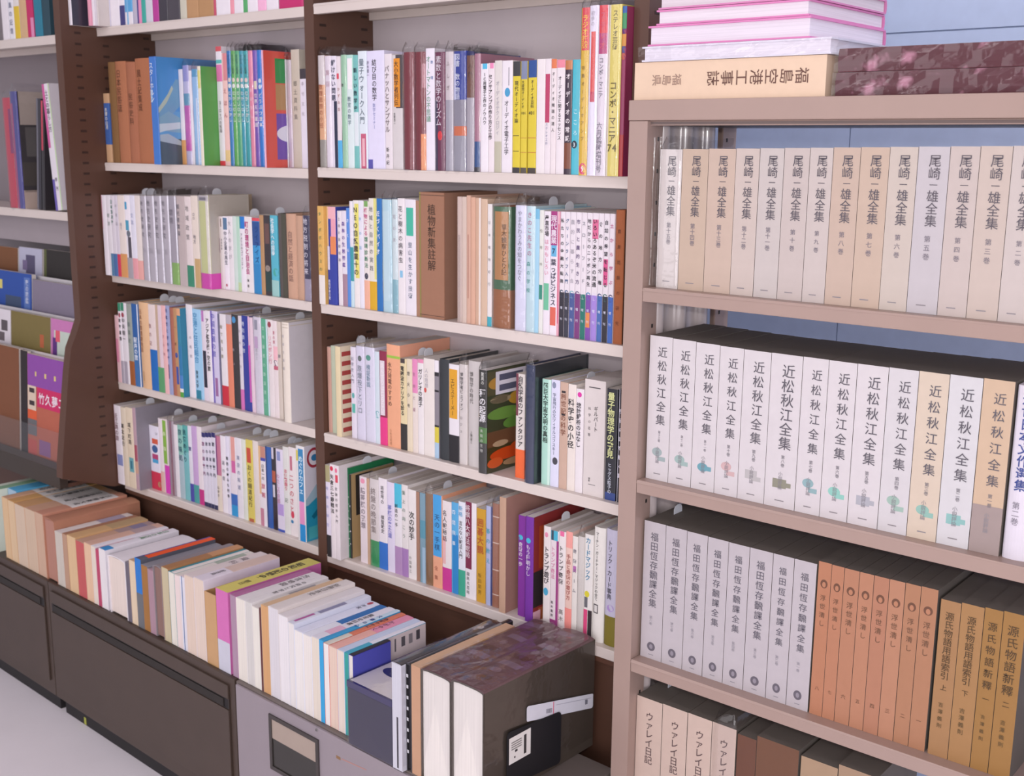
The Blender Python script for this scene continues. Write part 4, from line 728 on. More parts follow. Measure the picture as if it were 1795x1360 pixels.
('p','white book with a cyan head and lilac foot',.1962,.012,.0208,.132,.1933,'e4dfe2','',0,[(0,.26,'50bcd8')],[(.69,1,'b08cb8')],[],[('創造の一手','2c282e',.22,.48,.3,.4)]),
('p','white book with dim green title and violet foot',.2173,.012,.0172,.132,.1947,'e2dcda','',0,[],[(.69,1,'a47cb4')],[],[('盤上の向こう','5a7c6c',.04,.6,.4,.5)]),
('p','white book with brushed black title',.2348,.012,.023,.132,.1885,'e6e0de','',0,[],[],[],[('次の妙手','2c2a2c',.24,.56,.5,.7),('升田幸三','7a7674',.74,.94,.3,.3)]),
('b','brown booklet with pale edge',.2581,.012,.0096,.132,.1875,'a47c68','',0,[],[],[],[]),
('b','faded blue and brown booklet',.268,.012,.0154,.132,.1877,'7c9cac','',0,[(.3,.5,'5a94a8'),(.6,1,'9cb8cc',.5,1)],[],[],[]),
('p','brown wrapped book beside a blue one',.2837,.012,.0198,.132,.1901,'8a6848','gp',1,[],[],[],[]),
('p','salmon-footed book with a large blue panel',.3038,.012,.0259,.132,.1925,'e4a484','',0,[(0,.66,'48a0dc',.05,.95)],[],[],[('天の一手棋','2c507c',.2,.6,.5,.5),('全集','a05c48',.74,.94,.4,.35)]),
('p','white book with black title and fuchsia foot',.33,.012,.0243,.125,.1846,'e4dada','',0,[(.4,.7,'e4b4b4',0,.4)],[(.74,1,'c83890')],[],[('名人戦秘話','3c343c',.1,.45,.3,.45)]),
('p','light blue book with pale letters',.3546,.012,.0178,.132,.1867,'5aa8d8','',0,[(.35,1,'2c84c4',.2,1)],[],[],[('四間飛車','e0ecf4',.05,.5,.4,.5)]),
('p','white book with blue and black title, jade foot',.3727,.012,.0176,.132,.1917,'dfe2ea','',0,[],[(.72,1,'3ca488')],[],[('新格','4a9cc8',.04,.16,.4,.55),('言わない戦法入門','2c282e',.2,.6,.4,.55)]),
('p','white book with a maroon title panel',.3906,.012,.0285,.14,.1954,'e6e0e4','',0,[(0,.69,'7c2c48',.04,.62)],[],[],[('将棋八大戦法総局','e8dce0',.03,.58,.25,.42),('国民大百科','2c282e',.72,.96,.3,.25)]),
('p','ochre yellow book with red title',.4197,.012,.0237,.132,.1883,'c8982c','',1,[],[],[],[('囲碁大観','b0582c',.1,.48,.45,.66),('坂田栄男','8a6a24',.68,.92,.4,.36)]),
('p','lilac-blue book with navy edge',.4437,.012,.0161,.132,.1978,'b4bce0','p',0,[(0,1,'3a4278',.8,1)],[],[],[('碁の教え','5aa8c0',.2,.6,.4,.6)]),
('b','brown stitched booklet',.46,.012,.0169,.1445,.2063,'9c6850','p',0,[(.12,.13,'d8c0b0'),(.37,.38,'d8c0b0'),(.63,.64,'d8c0b0'),(.87,.88,'d8c0b0')],[],[],[]),
('p','string-bound tan volume with a rosy cover',.4855,.002,.0161,.15,.2261,'c09c84','',1,[],[],[(0,1,0,1,'b08478')],[]),
('p','purple book, left of a purple pair',.5233,.012,.0176,.132,.1967,'7c2c94','',0,[(.19,.24,'48b4d0',.0,.7)],[],[],[('奇術の一歩','e8e2e8',.26,.5,.4,.5)]),
('p','purple book with its red and black cover outward',.5508,.0,.0185,.1565,.2034,'74309c','',0,[(.2,.25,'48b4d0',.1,.7)],[],[(0,1,0,1,'8c2c2c'),(.1,.7,.1,.5,'a44420'),(.0,.5,.52,.86,'2c2226'),(.1,.4,.88,1,'b06038'),(.2,.35,.7,.76,'d8b4bc'),(0,.14,.9,1,'e4b4c4')],[('もう種明かし','e8e2e8',.26,.56,.4,.5)]),
('p','white book with black title and a cyan tile',.5832,.012,.0163,.132,.1894,'e4dcda','',1,[(.06,.11,'e08ca8',.2,.7),(.62,.7,'48a4c8',.1,.8),(.0,1,'b09060',0,.06)],[],[],[('トランプ遊び','2c282e',.2,.58,.5,.72)]),
('p','white book with a cyan head and plum border',.5998,.012,.0183,.132,.1851,'e2d6da','',0,[(0,.1,'48b0cc',0,.9),(.0,.1,'3c4c5c',.1,.4),(.1,1,'98387c',.76,1),(.92,1,'98387c')],[],[],[('トランプ奇法','d0709c',.16,.5,.35,.5),('高木重朗','2c282e',.72,.9,.3,.3)]),
('p','white book with a pink disc and black title',.6183,.012,.0158,.132,.1878,'e6dedd','',0,[(.0,.05,'e46c9c',.2,.8),(.4,1,'e0b8c4',.0,.2)],[],[],[('トランプ奇術','2c282e',.14,.54,.4,.6),('高木','8a8480',.78,.92)]),
('p','peach book with red title',.6344,.012,.0145,.132,.1909,'e6c4b8','',0,[(0,.16,'eca098')],[(.76,1,'ec9088')],[],[('手品と奇術の遊び方','a8605c',.22,.68,.5,.6)]),
('p','white book with purple and grey title',.6492,.012,.0121,.132,.1851,'e2dcd6','',0,[(.3,.36,'b46cac',.2,.8)],[],[],[('奇術ズーム','7a7480',.1,.6,.5,.6)]),
('p','grey-white wrapped book',.6616,.012,.0142,.132,.1877,'d8d2cc','p',0,[],[],[],[]),
('p','white book with blue letters, pink and black base',.6762,.012,.0185,.132,.1955,'e4e0dc','',1,[(.54,.6,'d8cc38',.1,.7),(.6,.7,'6a6a70',.1,.5),(.72,1,'d8487c',0,.5),(.72,1,'33282c',.55,1)],[],[],[('カードマジック','3c84a8',.03,.44,.45,.66)]),
('h','thick white book with thin black title',.695,.012,.0244,.1445,.2131,'e6e2dc','',0,[(.67,.75,'5a5458',.1,.55),(.68,.74,'dcd8d4',.18,.47)],[],[],[('マーチン・ガードナー・マジックの全て','2c282e',.04,.64,.35,.42)]),
('h','grey-lavender hardback with olive foot',.7205,.012,.0306,.1445,.215,'c4c0d4','',0,[(.64,.7,'b094d0',.2,.7)],[(.74,1,'7c7024')],[],[('トリック・カード事典','2c2a34',.09,.6,.35,.44)]),
]),
('top shelf of the beige rack','boxed set on the top shelf of the beige rack',1.1881,[
('x','first beige boxed volume from the left',.8538,-.0611,.0387,.16,.2074,'cfc6c2','p',0,[(.945,.952,'8a8488',.3,.62)],[],[],[('尾崎','5a545c',.045,.195,.56,.42),('一','5a545c',.2,.25,.56,.4),('雄全集','5a545c',.255,.475,.56,.42),('第十五巻','77707a',.52,.68,.5,.2)]),
('x','second beige boxed volume from the left',.8928,-.0611,.0442,.16,.2082,'bda896','',0,[(.945,.952,'8a8488',.3,.62)],[],[],[('尾崎','5a545c',.045,.195,.56,.42),('一','5a545c',.2,.25,.56,.4),('雄全集','5a545c',.255,.475,.56,.42),('第十四巻','77707a',.52,.68,.5,.2)]),
('x','third beige boxed volume from the left',.9373,-.0611,.0446,.16,.209,'c0ab9c','',0,[(.945,.952,'8a8488',.3,.62)],[],[],[('尾崎','5a545c',.045,.195,.56,.42),('一','5a545c',.2,.25,.56,.4),('雄全集','5a545c',.255,.475,.56,.42),('第十三巻','77707a',.52,.68,.5,.2)]),
('x','fourth beige boxed volume from the left',.9821,-.0611,.0377,.16,.2097,'c2b4ac','',0,[(.945,.952,'8a8488',.3,.62)],[],[],[('尾崎','5a545c',.045,.195,.56,.42),('一','5a545c',.2,.25,.56,.4),('雄全集','5a545c',.255,.475,.56,.42),('第十二巻','77707a',.52,.68,.5,.2)]),
('x','fifth beige boxed volume from the left',1.0202,-.0611,.0375,.16,.2104,'bfb6b2','',0,[(.945,.952,'8a8488',.3,.62)],[],[],[('尾崎','5a545c',.045,.195,.56,.42),('一','5a545c',.2,.25,.56,.4),('雄全集','5a545c',.255,.475,.56,.42),('第十一巻','77707a',.52,.68,.5,.2)]),
('x','sixth beige boxed volume from the left',1.058,-.0611,.0381,.16,.2111,'beb2ad','',0,[(.945,.952,'8a8488',.3,.62)],[],[],[('尾崎','5a545c',.045,.195,.56,.42),('一','5a545c',.2,.25,.56,.4),('雄全集','5a545c',.255,.475,.56,.42),('第十巻','77707a',.52,.68,.5,.2)]),
('x','seventh beige boxed volume from the left',1.0964,-.0611,.0337,.16,.2118,'c0b5b0','',0,[(.945,.952,'8a8488',.3,.62)],[],[],[('尾崎','5a545c',.045,.195,.56,.42),('一','5a545c',.2,.25,.56,.4),('雄全集','5a545c',.255,.475,.56,.42),('第九巻','77707a',.52,.68,.5,.2)]),
('x','eighth beige boxed volume from the left',1.1304,-.0611,.0384,.16,.2125,'bda899','',0,[(.945,.952,'8a8488',.3,.62)],[],[],[('尾崎','5a545c',.045,.195,.56,.42),('一','5a545c',.2,.25,.56,.4),('雄全集','5a545c',.255,.475,.56,.42),('第八巻','77707a',.52,.68,.5,.2)]),
('x','ninth beige boxed volume from the left',1.1691,-.0611,.0395,.16,.2131,'bea998','',0,[(.945,.952,'8a8488',.3,.62)],[],[],[('尾崎','5a545c',.045,.195,.56,.42),('一','5a545c',.2,.25,.56,.4),('雄全集','5a545c',.255,.475,.56,.42),('第七巻','77707a',.52,.68,.5,.2)]),
('x','tenth beige boxed volume from the left',1.2088,-.0611,.0375,.16,.2138,'c0b4aa','',0,[(.945,.952,'8a8488',.3,.62)],[],[],[('尾崎','5a545c',.045,.195,.56,.42),('一','5a545c',.2,.25,.56,.4),('雄全集','5a545c',.255,.475,.56,.42),('第六巻','77707a',.52,.68,.5,.2)]),
('x','eleventh beige boxed volume from the left',1.2466,-.0611,.0406,.16,.2145,'bbb5b8','',0,[(.945,.952,'8a8488',.3,.62)],[],[],[('尾崎','5a545c',.045,.195,.56,.42),('一','5a545c',.2,.25,.56,.4),('雄全集','5a545c',.255,.475,.56,.42),('第五巻','77707a',.52,.68,.5,.2)]),
('x','twelfth beige boxed volume from the left',1.2875,-.0611,.0371,.16,.2151,'beb1ab','',0,[(.945,.952,'8a8488',.3,.62)],[],[],[('尾崎','5a545c',.045,.195,.56,.42),('一','5a545c',.2,.25,.56,.4),('雄全集','5a545c',.255,.475,.56,.42),('第四巻','77707a',.52,.68,.5,.2)]),
('x','thirteenth beige boxed volume from the left',1.3249,-.0611,.0386,.16,.2157,'bfb0a6','',0,[(.945,.952,'8a8488',.3,.62)],[],[],[('尾崎','5a545c',.045,.195,.56,.42),('一','5a545c',.2,.25,.56,.4),('雄全集','5a545c',.255,.475,.56,.42),('第三巻','77707a',.52,.68,.5,.2)]),
('x','fourteenth beige boxed volume from the left',1.3638,-.0611,.0349,.16,.2163,'c0b5b0','',0,[(.945,.952,'8a8488',.3,.62)],[],[],[('尾崎','5a545c',.045,.195,.56,.42),('一','5a545c',.2,.25,.56,.4),('雄全集','5a545c',.255,.475,.56,.42),('第二巻','77707a',.52,.68,.5,.2)]),
]),
('middle shelf of the beige rack','boxed set on the middle shelf of the beige rack',.8827,[
('x','first white boxed volume from the left',.8467,-.0611,.0414,.16,.2302,'cec8ca','',0,[(.95,.957,'8a8488',.35,.65),(.77,.83,'9aa8a8',.25,.7),(.83,.86,'9aa8a8',.5,.85)],[],[],[('近松秋江全集','5c5860',.06,.62,.58,.38),('第十三巻','77737a',.65,.73,.55,.16),('小説評論','8a868c',.76,.88,.5,.16)]),
('x','second white boxed volume from the left',.8884,-.0611,.0411,.16,.2293,'cec8ca','',0,[(.95,.957,'8a8488',.35,.65),(.79,.85,'9ab0ac',.25,.7),(.83,.86,'9ab0ac',.5,.85)],[],[],[('近松秋江全集','5c5860',.06,.62,.58,.38),('第十二巻','77737a',.65,.73,.55,.16),('小説評論','8a868c',.76,.88,.5,.16)]),
('x','third white boxed volume from the left',.9298,-.0611,.0409,.16,.2285,'cec8ca','',0,[(.95,.957,'8a8488',.35,.65),(.81,.87,'6a9ca8',.25,.7),(.83,.86,'6a9ca8',.5,.85)],[],[],[('近松秋江全集','5c5860',.06,.62,.58,.38),('第十一巻','77737a',.65,.73,.55,.16),('小説評論','8a868c',.76,.88,.5,.16)]),
('x','fourth white boxed volume from the left',.971,-.0611,.0397,.16,.2278,'cec8ca','',0,[(.95,.957,'8a8488',.35,.65),(.77,.83,'c8a8a8',.25,.7),(.83,.86,'c8a8a8',.5,.85)],[],[],[('近松秋江全集','5c5860',.06,.62,.58,.38),('第十巻','77737a',.65,.73,.55,.16),('小説評論','8a868c',.76,.88,.5,.16)]),
('x','fifth white boxed volume from the left',1.011,-.0611,.044,.16,.2274,'cec8ca','',0,[(.95,.957,'8a8488',.35,.65),(.79,.85,'b4b0b0',.25,.7),(.83,.86,'b4b0b0',.5,.85)],[],[],[('近松秋江全集','5c5860',.06,.62,.58,.38),('第九巻','77737a',.65,.73,.55,.16),('小説評論','8a868c',.76,.88,.5,.16)]),
('x','sixth white boxed volume from the left',1.0553,-.0611,.0491,.16,.2278,'cec8ca','',0,[(.95,.957,'8a8488',.35,.65),(.81,.87,'8a8878',.25,.7),(.83,.86,'8a8878',.5,.85)],[],[],[('近松秋江全集','5c5860',.06,.62,.58,.38),('第八巻','77737a',.65,.73,.55,.16),('小説評論','8a868c',.76,.88,.5,.16)]),
('x','seventh white boxed volume from the left',1.1048,-.0611,.0388,.16,.2281,'cec8ca','',0,[(.95,.957,'8a8488',.35,.65),(.77,.83,'8aa8ac',.25,.7),(.83,.86,'8aa8ac',.5,.85)],[],[],[('近松秋江全集','5c5860',.06,.62,.58,.38),('第七巻','77737a',.65,.73,.55,.16),('小説評論','8a868c',.76,.88,.5,.16)]),
('x','eighth white boxed volume from the left',1.1439,-.0611,.0413,.16,.228,'cec8ca','',0,[(.95,.957,'8a8488',.35,.65),(.79,.85,'8ac0b4',.25,.7),(.83,.86,'8ac0b4',.5,.85)],[],[],[('近松秋江全集','5c5860',.06,.62,.58,.38),('第六巻','77737a',.65,.73,.55,.16),('小説評論','8a868c',.76,.88,.5,.16)]),
('x','ninth white boxed volume from the left',1.1856,-.0611,.0439,.16,.2284,'cec8ca','',0,[(.95,.957,'8a8488',.35,.65),(.81,.87,'a8a8b0',.25,.7),(.83,.86,'a8a8b0',.5,.85)],[],[],[('近松秋江全集','5c5860',.06,.62,.58,.38),('第五巻','77737a',.65,.73,.55,.16),('小説評論','8a868c',.76,.88,.5,.16)]),
('x','tenth white boxed volume from the left',1.2299,-.0611,.0409,.16,.229,'cac6c8','',0,[(.95,.957,'8a8488',.35,.65),(.77,.83,'9ab4a8',.25,.7),(.83,.86,'9ab4a8',.5,.85)],[],[],[('近松秋江全集','5c5860',.06,.62,.58,.38),('第四巻','77737a',.65,.73,.55,.16),('小説評論','8a868c',.76,.88,.5,.16)]),
('x','eleventh white boxed volume from the left',1.2712,-.0611,.0402,.16,.2295,'ccbcaa','',0,[(.95,.957,'8a8488',.35,.65),(.79,.85,'8cb4a8',.25,.7),(.83,.86,'8cb4a8',.5,.85)],[],[],[('近松秋江全集','5c5860',.06,.62,.58,.38),('第三巻','77737a',.65,.73,.55,.16),('小説評論','8a868c',.76,.88,.5,.16)]),
('x','twelfth white boxed volume from the left',1.3118,-.0611,.0424,.16,.2303,'cac8ca','',0,[(.95,.957,'8a8488',.35,.65),(.81,.87,'88b4b0',.25,.7),(.83,.86,'88b4b0',.5,.85)],[],[],[('近松秋江全集','5c5860',.06,.62,.58,.38),('第二巻','77737a',.65,.73,.55,.16),('小説評論','8a868c',.76,.88,.5,.16)]),
('x','thirteenth white boxed volume from the left',1.3547,-.0611,.0388,.16,.2311,'c6ac92','',0,[(.95,.957,'8a8488',.35,.65),(.77,.83,'8aa090',.25,.7),(.83,.86,'8aa090',.5,.85),(.72,1,'9c8c88')],[],[],[('近松秋江全集','5c5860',.06,.62,.58,.38),('第一巻','77737a',.65,.73,.55,.16),('小説評論','8a868c',.76,.88,.5,.16)]),
('h','white volume with blue title at the edge of view',1.3963,-.0611,.0309,.16,.2281,'d8d2dc','',0,[],[],[],[('近世日本文作選集','3c4c8c',.04,.6,.5,.6),('第二巻','8a8490',.66,.8,.4,.3)]),
]),
('lower shelf of the beige rack','boxed volumes on the lower shelf of the beige rack',.577,[
('x','first grey-white boxed volume from the left',.8451,-.0571,.0408,.16,.2341,'b8b1b5','',1,[(.875,.94,'645e68',.31,.69,'e'),(.89,.925,'8e8892',.42,.58,'e'),(.965,.97,'88848c',.38,.62)],[],[],[('福田恆存飜譯全集','625e68',.07,.62,.5,.34),('第八卷','98949c',.68,.75,.45,.15)]),
('x','second grey-white boxed volume from the left',.8863,-.0571,.0386,.16,.2338,'b8b1b5','',0,[(.875,.94,'645e68',.31,.69,'e'),(.89,.925,'8e8892',.42,.58,'e'),(.965,.97,'88848c',.38,.62)],[],[],[('福田恆存飜譯全集','625e68',.07,.62,.5,.34),('第七卷','98949c',.68,.75,.45,.15)]),
('x','third grey-white boxed volume from the left',.9253,-.0571,.037,.16,.2333,'b8b1b5','',0,[(.875,.94,'645e68',.31,.69,'e'),(.89,.925,'8e8892',.42,.58,'e'),(.965,.97,'88848c',.38,.62)],[],[],[('福田恆存飜譯全集','625e68',.07,.62,.5,.34),('第六卷','98949c',.68,.75,.45,.15)]),
('x','fourth grey-white boxed volume from the left',.9628,-.0571,.0361,.16,.2328,'b8b1b5','',0,[(.875,.94,'645e68',.31,.69,'e'),(.89,.925,'8e8892',.42,.58,'e'),(.965,.97,'88848c',.38,.62)],[],[],[('福田恆存飜譯全集','625e68',.07,.62,.5,.34),('第五卷','98949c',.68,.75,.45,.15)]),
('x','fifth grey-white boxed volume from the left',.9993,-.0571,.0356,.16,.2324,'b8b1b5','',0,[(.875,.94,'645e68',.31,.69,'e'),(.89,.925,'8e8892',.42,.58,'e'),(.965,.97,'88848c',.38,.62)],[],[],[('福田恆存飜譯全集','625e68',.07,.62,.5,.34),('第四卷','98949c',.68,.75,.45,.15)]),
('x','sixth grey-white boxed volume from the left',1.0354,-.0571,.0384,.16,.2325,'b8b1b5','',0,[(.875,.94,'645e68',.31,.69,'e'),(.89,.925,'8e8892',.42,.58,'e'),(.965,.97,'88848c',.38,.62)],[],[],[('福田恆存飜譯全集','625e68',.07,.62,.5,.34),('第三卷','98949c',.68,.75,.45,.15)]),
('x','seventh grey-white boxed volume from the left',1.0743,-.0571,.0337,.16,.2325,'b8b1b5','',0,[(.875,.94,'645e68',.31,.69,'e'),(.89,.925,'8e8892',.42,.58,'e'),(.965,.97,'88848c',.38,.62)],[],[],[('福田恆存飜譯全集','625e68',.07,.62,.5,.34),('第二卷','98949c',.68,.75,.45,.15)]),
('x','eighth grey-white boxed volume from the left',1.1085,-.0571,.0354,.16,.2325,'b8b1b5','',0,[(.875,.94,'645e68',.31,.69,'e'),(.89,.925,'8e8892',.42,.58,'e'),(.965,.97,'88848c',.38,.62)],[],[],[('福田恆存飜譯全集','625e68',.07,.62,.5,.34),('第一卷','98949c',.68,.75,.45,.15)]),
('x','first orange-brown volume with a peaked crest',1.1462,-.0571,.0201,.16,.2383,'b0785a','',0,[(.11,.165,'6a4634',.22,.78,'e'),(.125,.16,'b07a5c',.36,.64,'e')],[],[],[('浮世清し','70503c',.2,.42,.5,.42),('八','70503c',.8,.84,.5,.3)]),
('x','second orange-brown volume with a peaked crest',1.1666,-.0571,.019,.16,.2376,'b0795c','',0,[(.11,.165,'6a4634',.22,.78,'e'),(.125,.16,'b07a5c',.36,.64,'e')],[],[],[('浮世清し','70503c',.2,.42,.5,.42),('七','70503c',.8,.84,.5,.3)]),
('x','third orange-brown volume with a peaked crest',1.186,-.0571,.0222,.16,.2373,'ae7a5e','',0,[(.11,.165,'6a4634',.22,.78,'e'),(.125,.16,'b07a5c',.36,.64,'e')],[],[],[('浮世清し','70503c',.2,.42,.5,.42),('六','70503c',.8,.84,.5,.3)]),
('x','fourth orange-brown volume with a peaked crest',1.2086,-.0571,.021,.16,.2373,'b07c60','',0,[(.11,.165,'6a4634',.22,.78,'e'),(.125,.16,'b07a5c',.36,.64,'e')],[],[],[('浮世清し','70503c',.2,.42,.5,.42),('五','70503c',.8,.84,.5,.3)]),
('x','fifth orange-brown volume with a peaked crest',1.23,-.0571,.0218,.16,.2374,'ac785e','',0,[(.11,.165,'6a4634',.22,.78,'e'),(.125,.16,'b07a5c',.36,.64,'e')],[],[],[('浮世清し','70503c',.2,.42,.5,.42),('四','70503c',.8,.84,.5,.3)]),
('x','sixth orange-brown volume with a peaked crest',1.2522,-.0571,.0222,.16,.2377,'b07e62','',0,[(.11,.165,'6a4634',.22,.78,'e'),(.125,.16,'b07a5c',.36,.64,'e')],[],[],[('浮世清し','70503c',.2,.42,.5,.42),('三','70503c',.8,.84,.5,.3)]),
('x','seventh orange-brown volume with a peaked crest',1.2749,-.0571,.0215,.16,.2381,'a8785a','',0,[(.11,.165,'6a4634',.22,.78,'e'),(.125,.16,'b07a5c',.36,.64,'e')],[],[],[('浮世清し','70503c',.2,.42,.5,.42),('二','70503c',.8,.84,.5,.3)]),
('x','eighth orange-brown volume with a peaked crest',1.2968,-.0571,.0232,.16,.2387,'a8785a','',0,[(.11,.165,'6a4634',.22,.78,'e'),(.125,.16,'b07a5c',.36,.64,'e')],[],[],[('浮世清し','70503c',.2,.42,.5,.42),('一','70503c',.8,.84,.5,.3)]),
('x','first ochre-brown volume with heavy dark title',1.3243,-.0571,.0273,.16,.2281,'a07850','',0,[],[],[],[('源氏物語用語索引','4e3a22',.07,.5,.5,.5),('上','4e3a22',.53,.57,.5,.4),('吉澤義則','5e4a2c',.64,.82,.45,.24)]),
('x','second ochre-brown volume with heavy dark title',1.352,-.0571,.0299,.16,.2301,'a0784c','',0,[],[],[],[('源氏物語用語索引','4e3a22',.07,.5,.5,.5),('下','4e3a22',.53,.57,.5,.4),('吉澤義則','5e4a2c',.64,.82,.45,.24)]),
('x','third ochre-brown volume with heavy dark title',1.3824,-.0571,.0235,.16,.2318,'98703c','',0,[],[],[],[('源氏物語新釋','4e3a22',.07,.5,.5,.5),('一','4e3a22',.53,.57,.5,.4),('吉澤義則','5e4a2c',.64,.82,.45,.24)]),
('x','fourth ochre-brown volume with heavy dark title',1.4064,-.0571,.0278,.16,.2333,'98703c','',0,[],[],[],[('源氏物語新釋','4e3a22',.07,.5,.5,.5),('二','4e3a22',.53,.57,.5,.4),('吉澤義則','5e4a2c',.64,.82,.45,.24)]),
]),
('lowest shelf in view of the beige rack','volumes on the lowest visible shelf of the beige rack',.2714,[
('x','first beige volume with slanting brown title',.842,-.0571,.0501,.16,.2341,'c6b0a3','',1,[],[],[],[('ウァレイ日記','5a4648',.1,.5,.52,.36)]),
('x','second beige volume with slanting brown title',.8927,-.0571,.0471,.16,.235,'c6b0a3','',0,[],[],[],[('ウァレイ日記','5a4648',.1,.5,.52,.36)]),
('x','third beige volume with slanting brown title',.9406,-.0571,.0445,.16,.2354,'c6b0a3','',0,[],[],[],[('ウァレイ日記','5a4648',.1,.5,.52,.36)]),
('x','fourth beige volume with slanting brown title',.9858,-.0571,.0429,.16,.2356,'c6b0a3','p',0,[],[],[],[('ウァレイ日記','5a4648',.1,.5,.52,.36)]),
('x','dark brown glossy volume',1.031,-.0571,.0331,.16,.2308,'643c28','g',0,[],[],[],[]),
('x','broad dark brown glossy volume',1.0647,-.0571,.0702,.16,.2392,'6a442c','g',0,[],[],[],[]),
('x','first khaki tan boxed volume',1.1387,-.0571,.0587,.16,.2333,'a4886c','g',0,[],[],[],[]),
('x','second khaki tan boxed volume',1.1984,-.0571,.0594,.16,.2412,'a0846a','g',0,[],[],[],[]),
]),
]
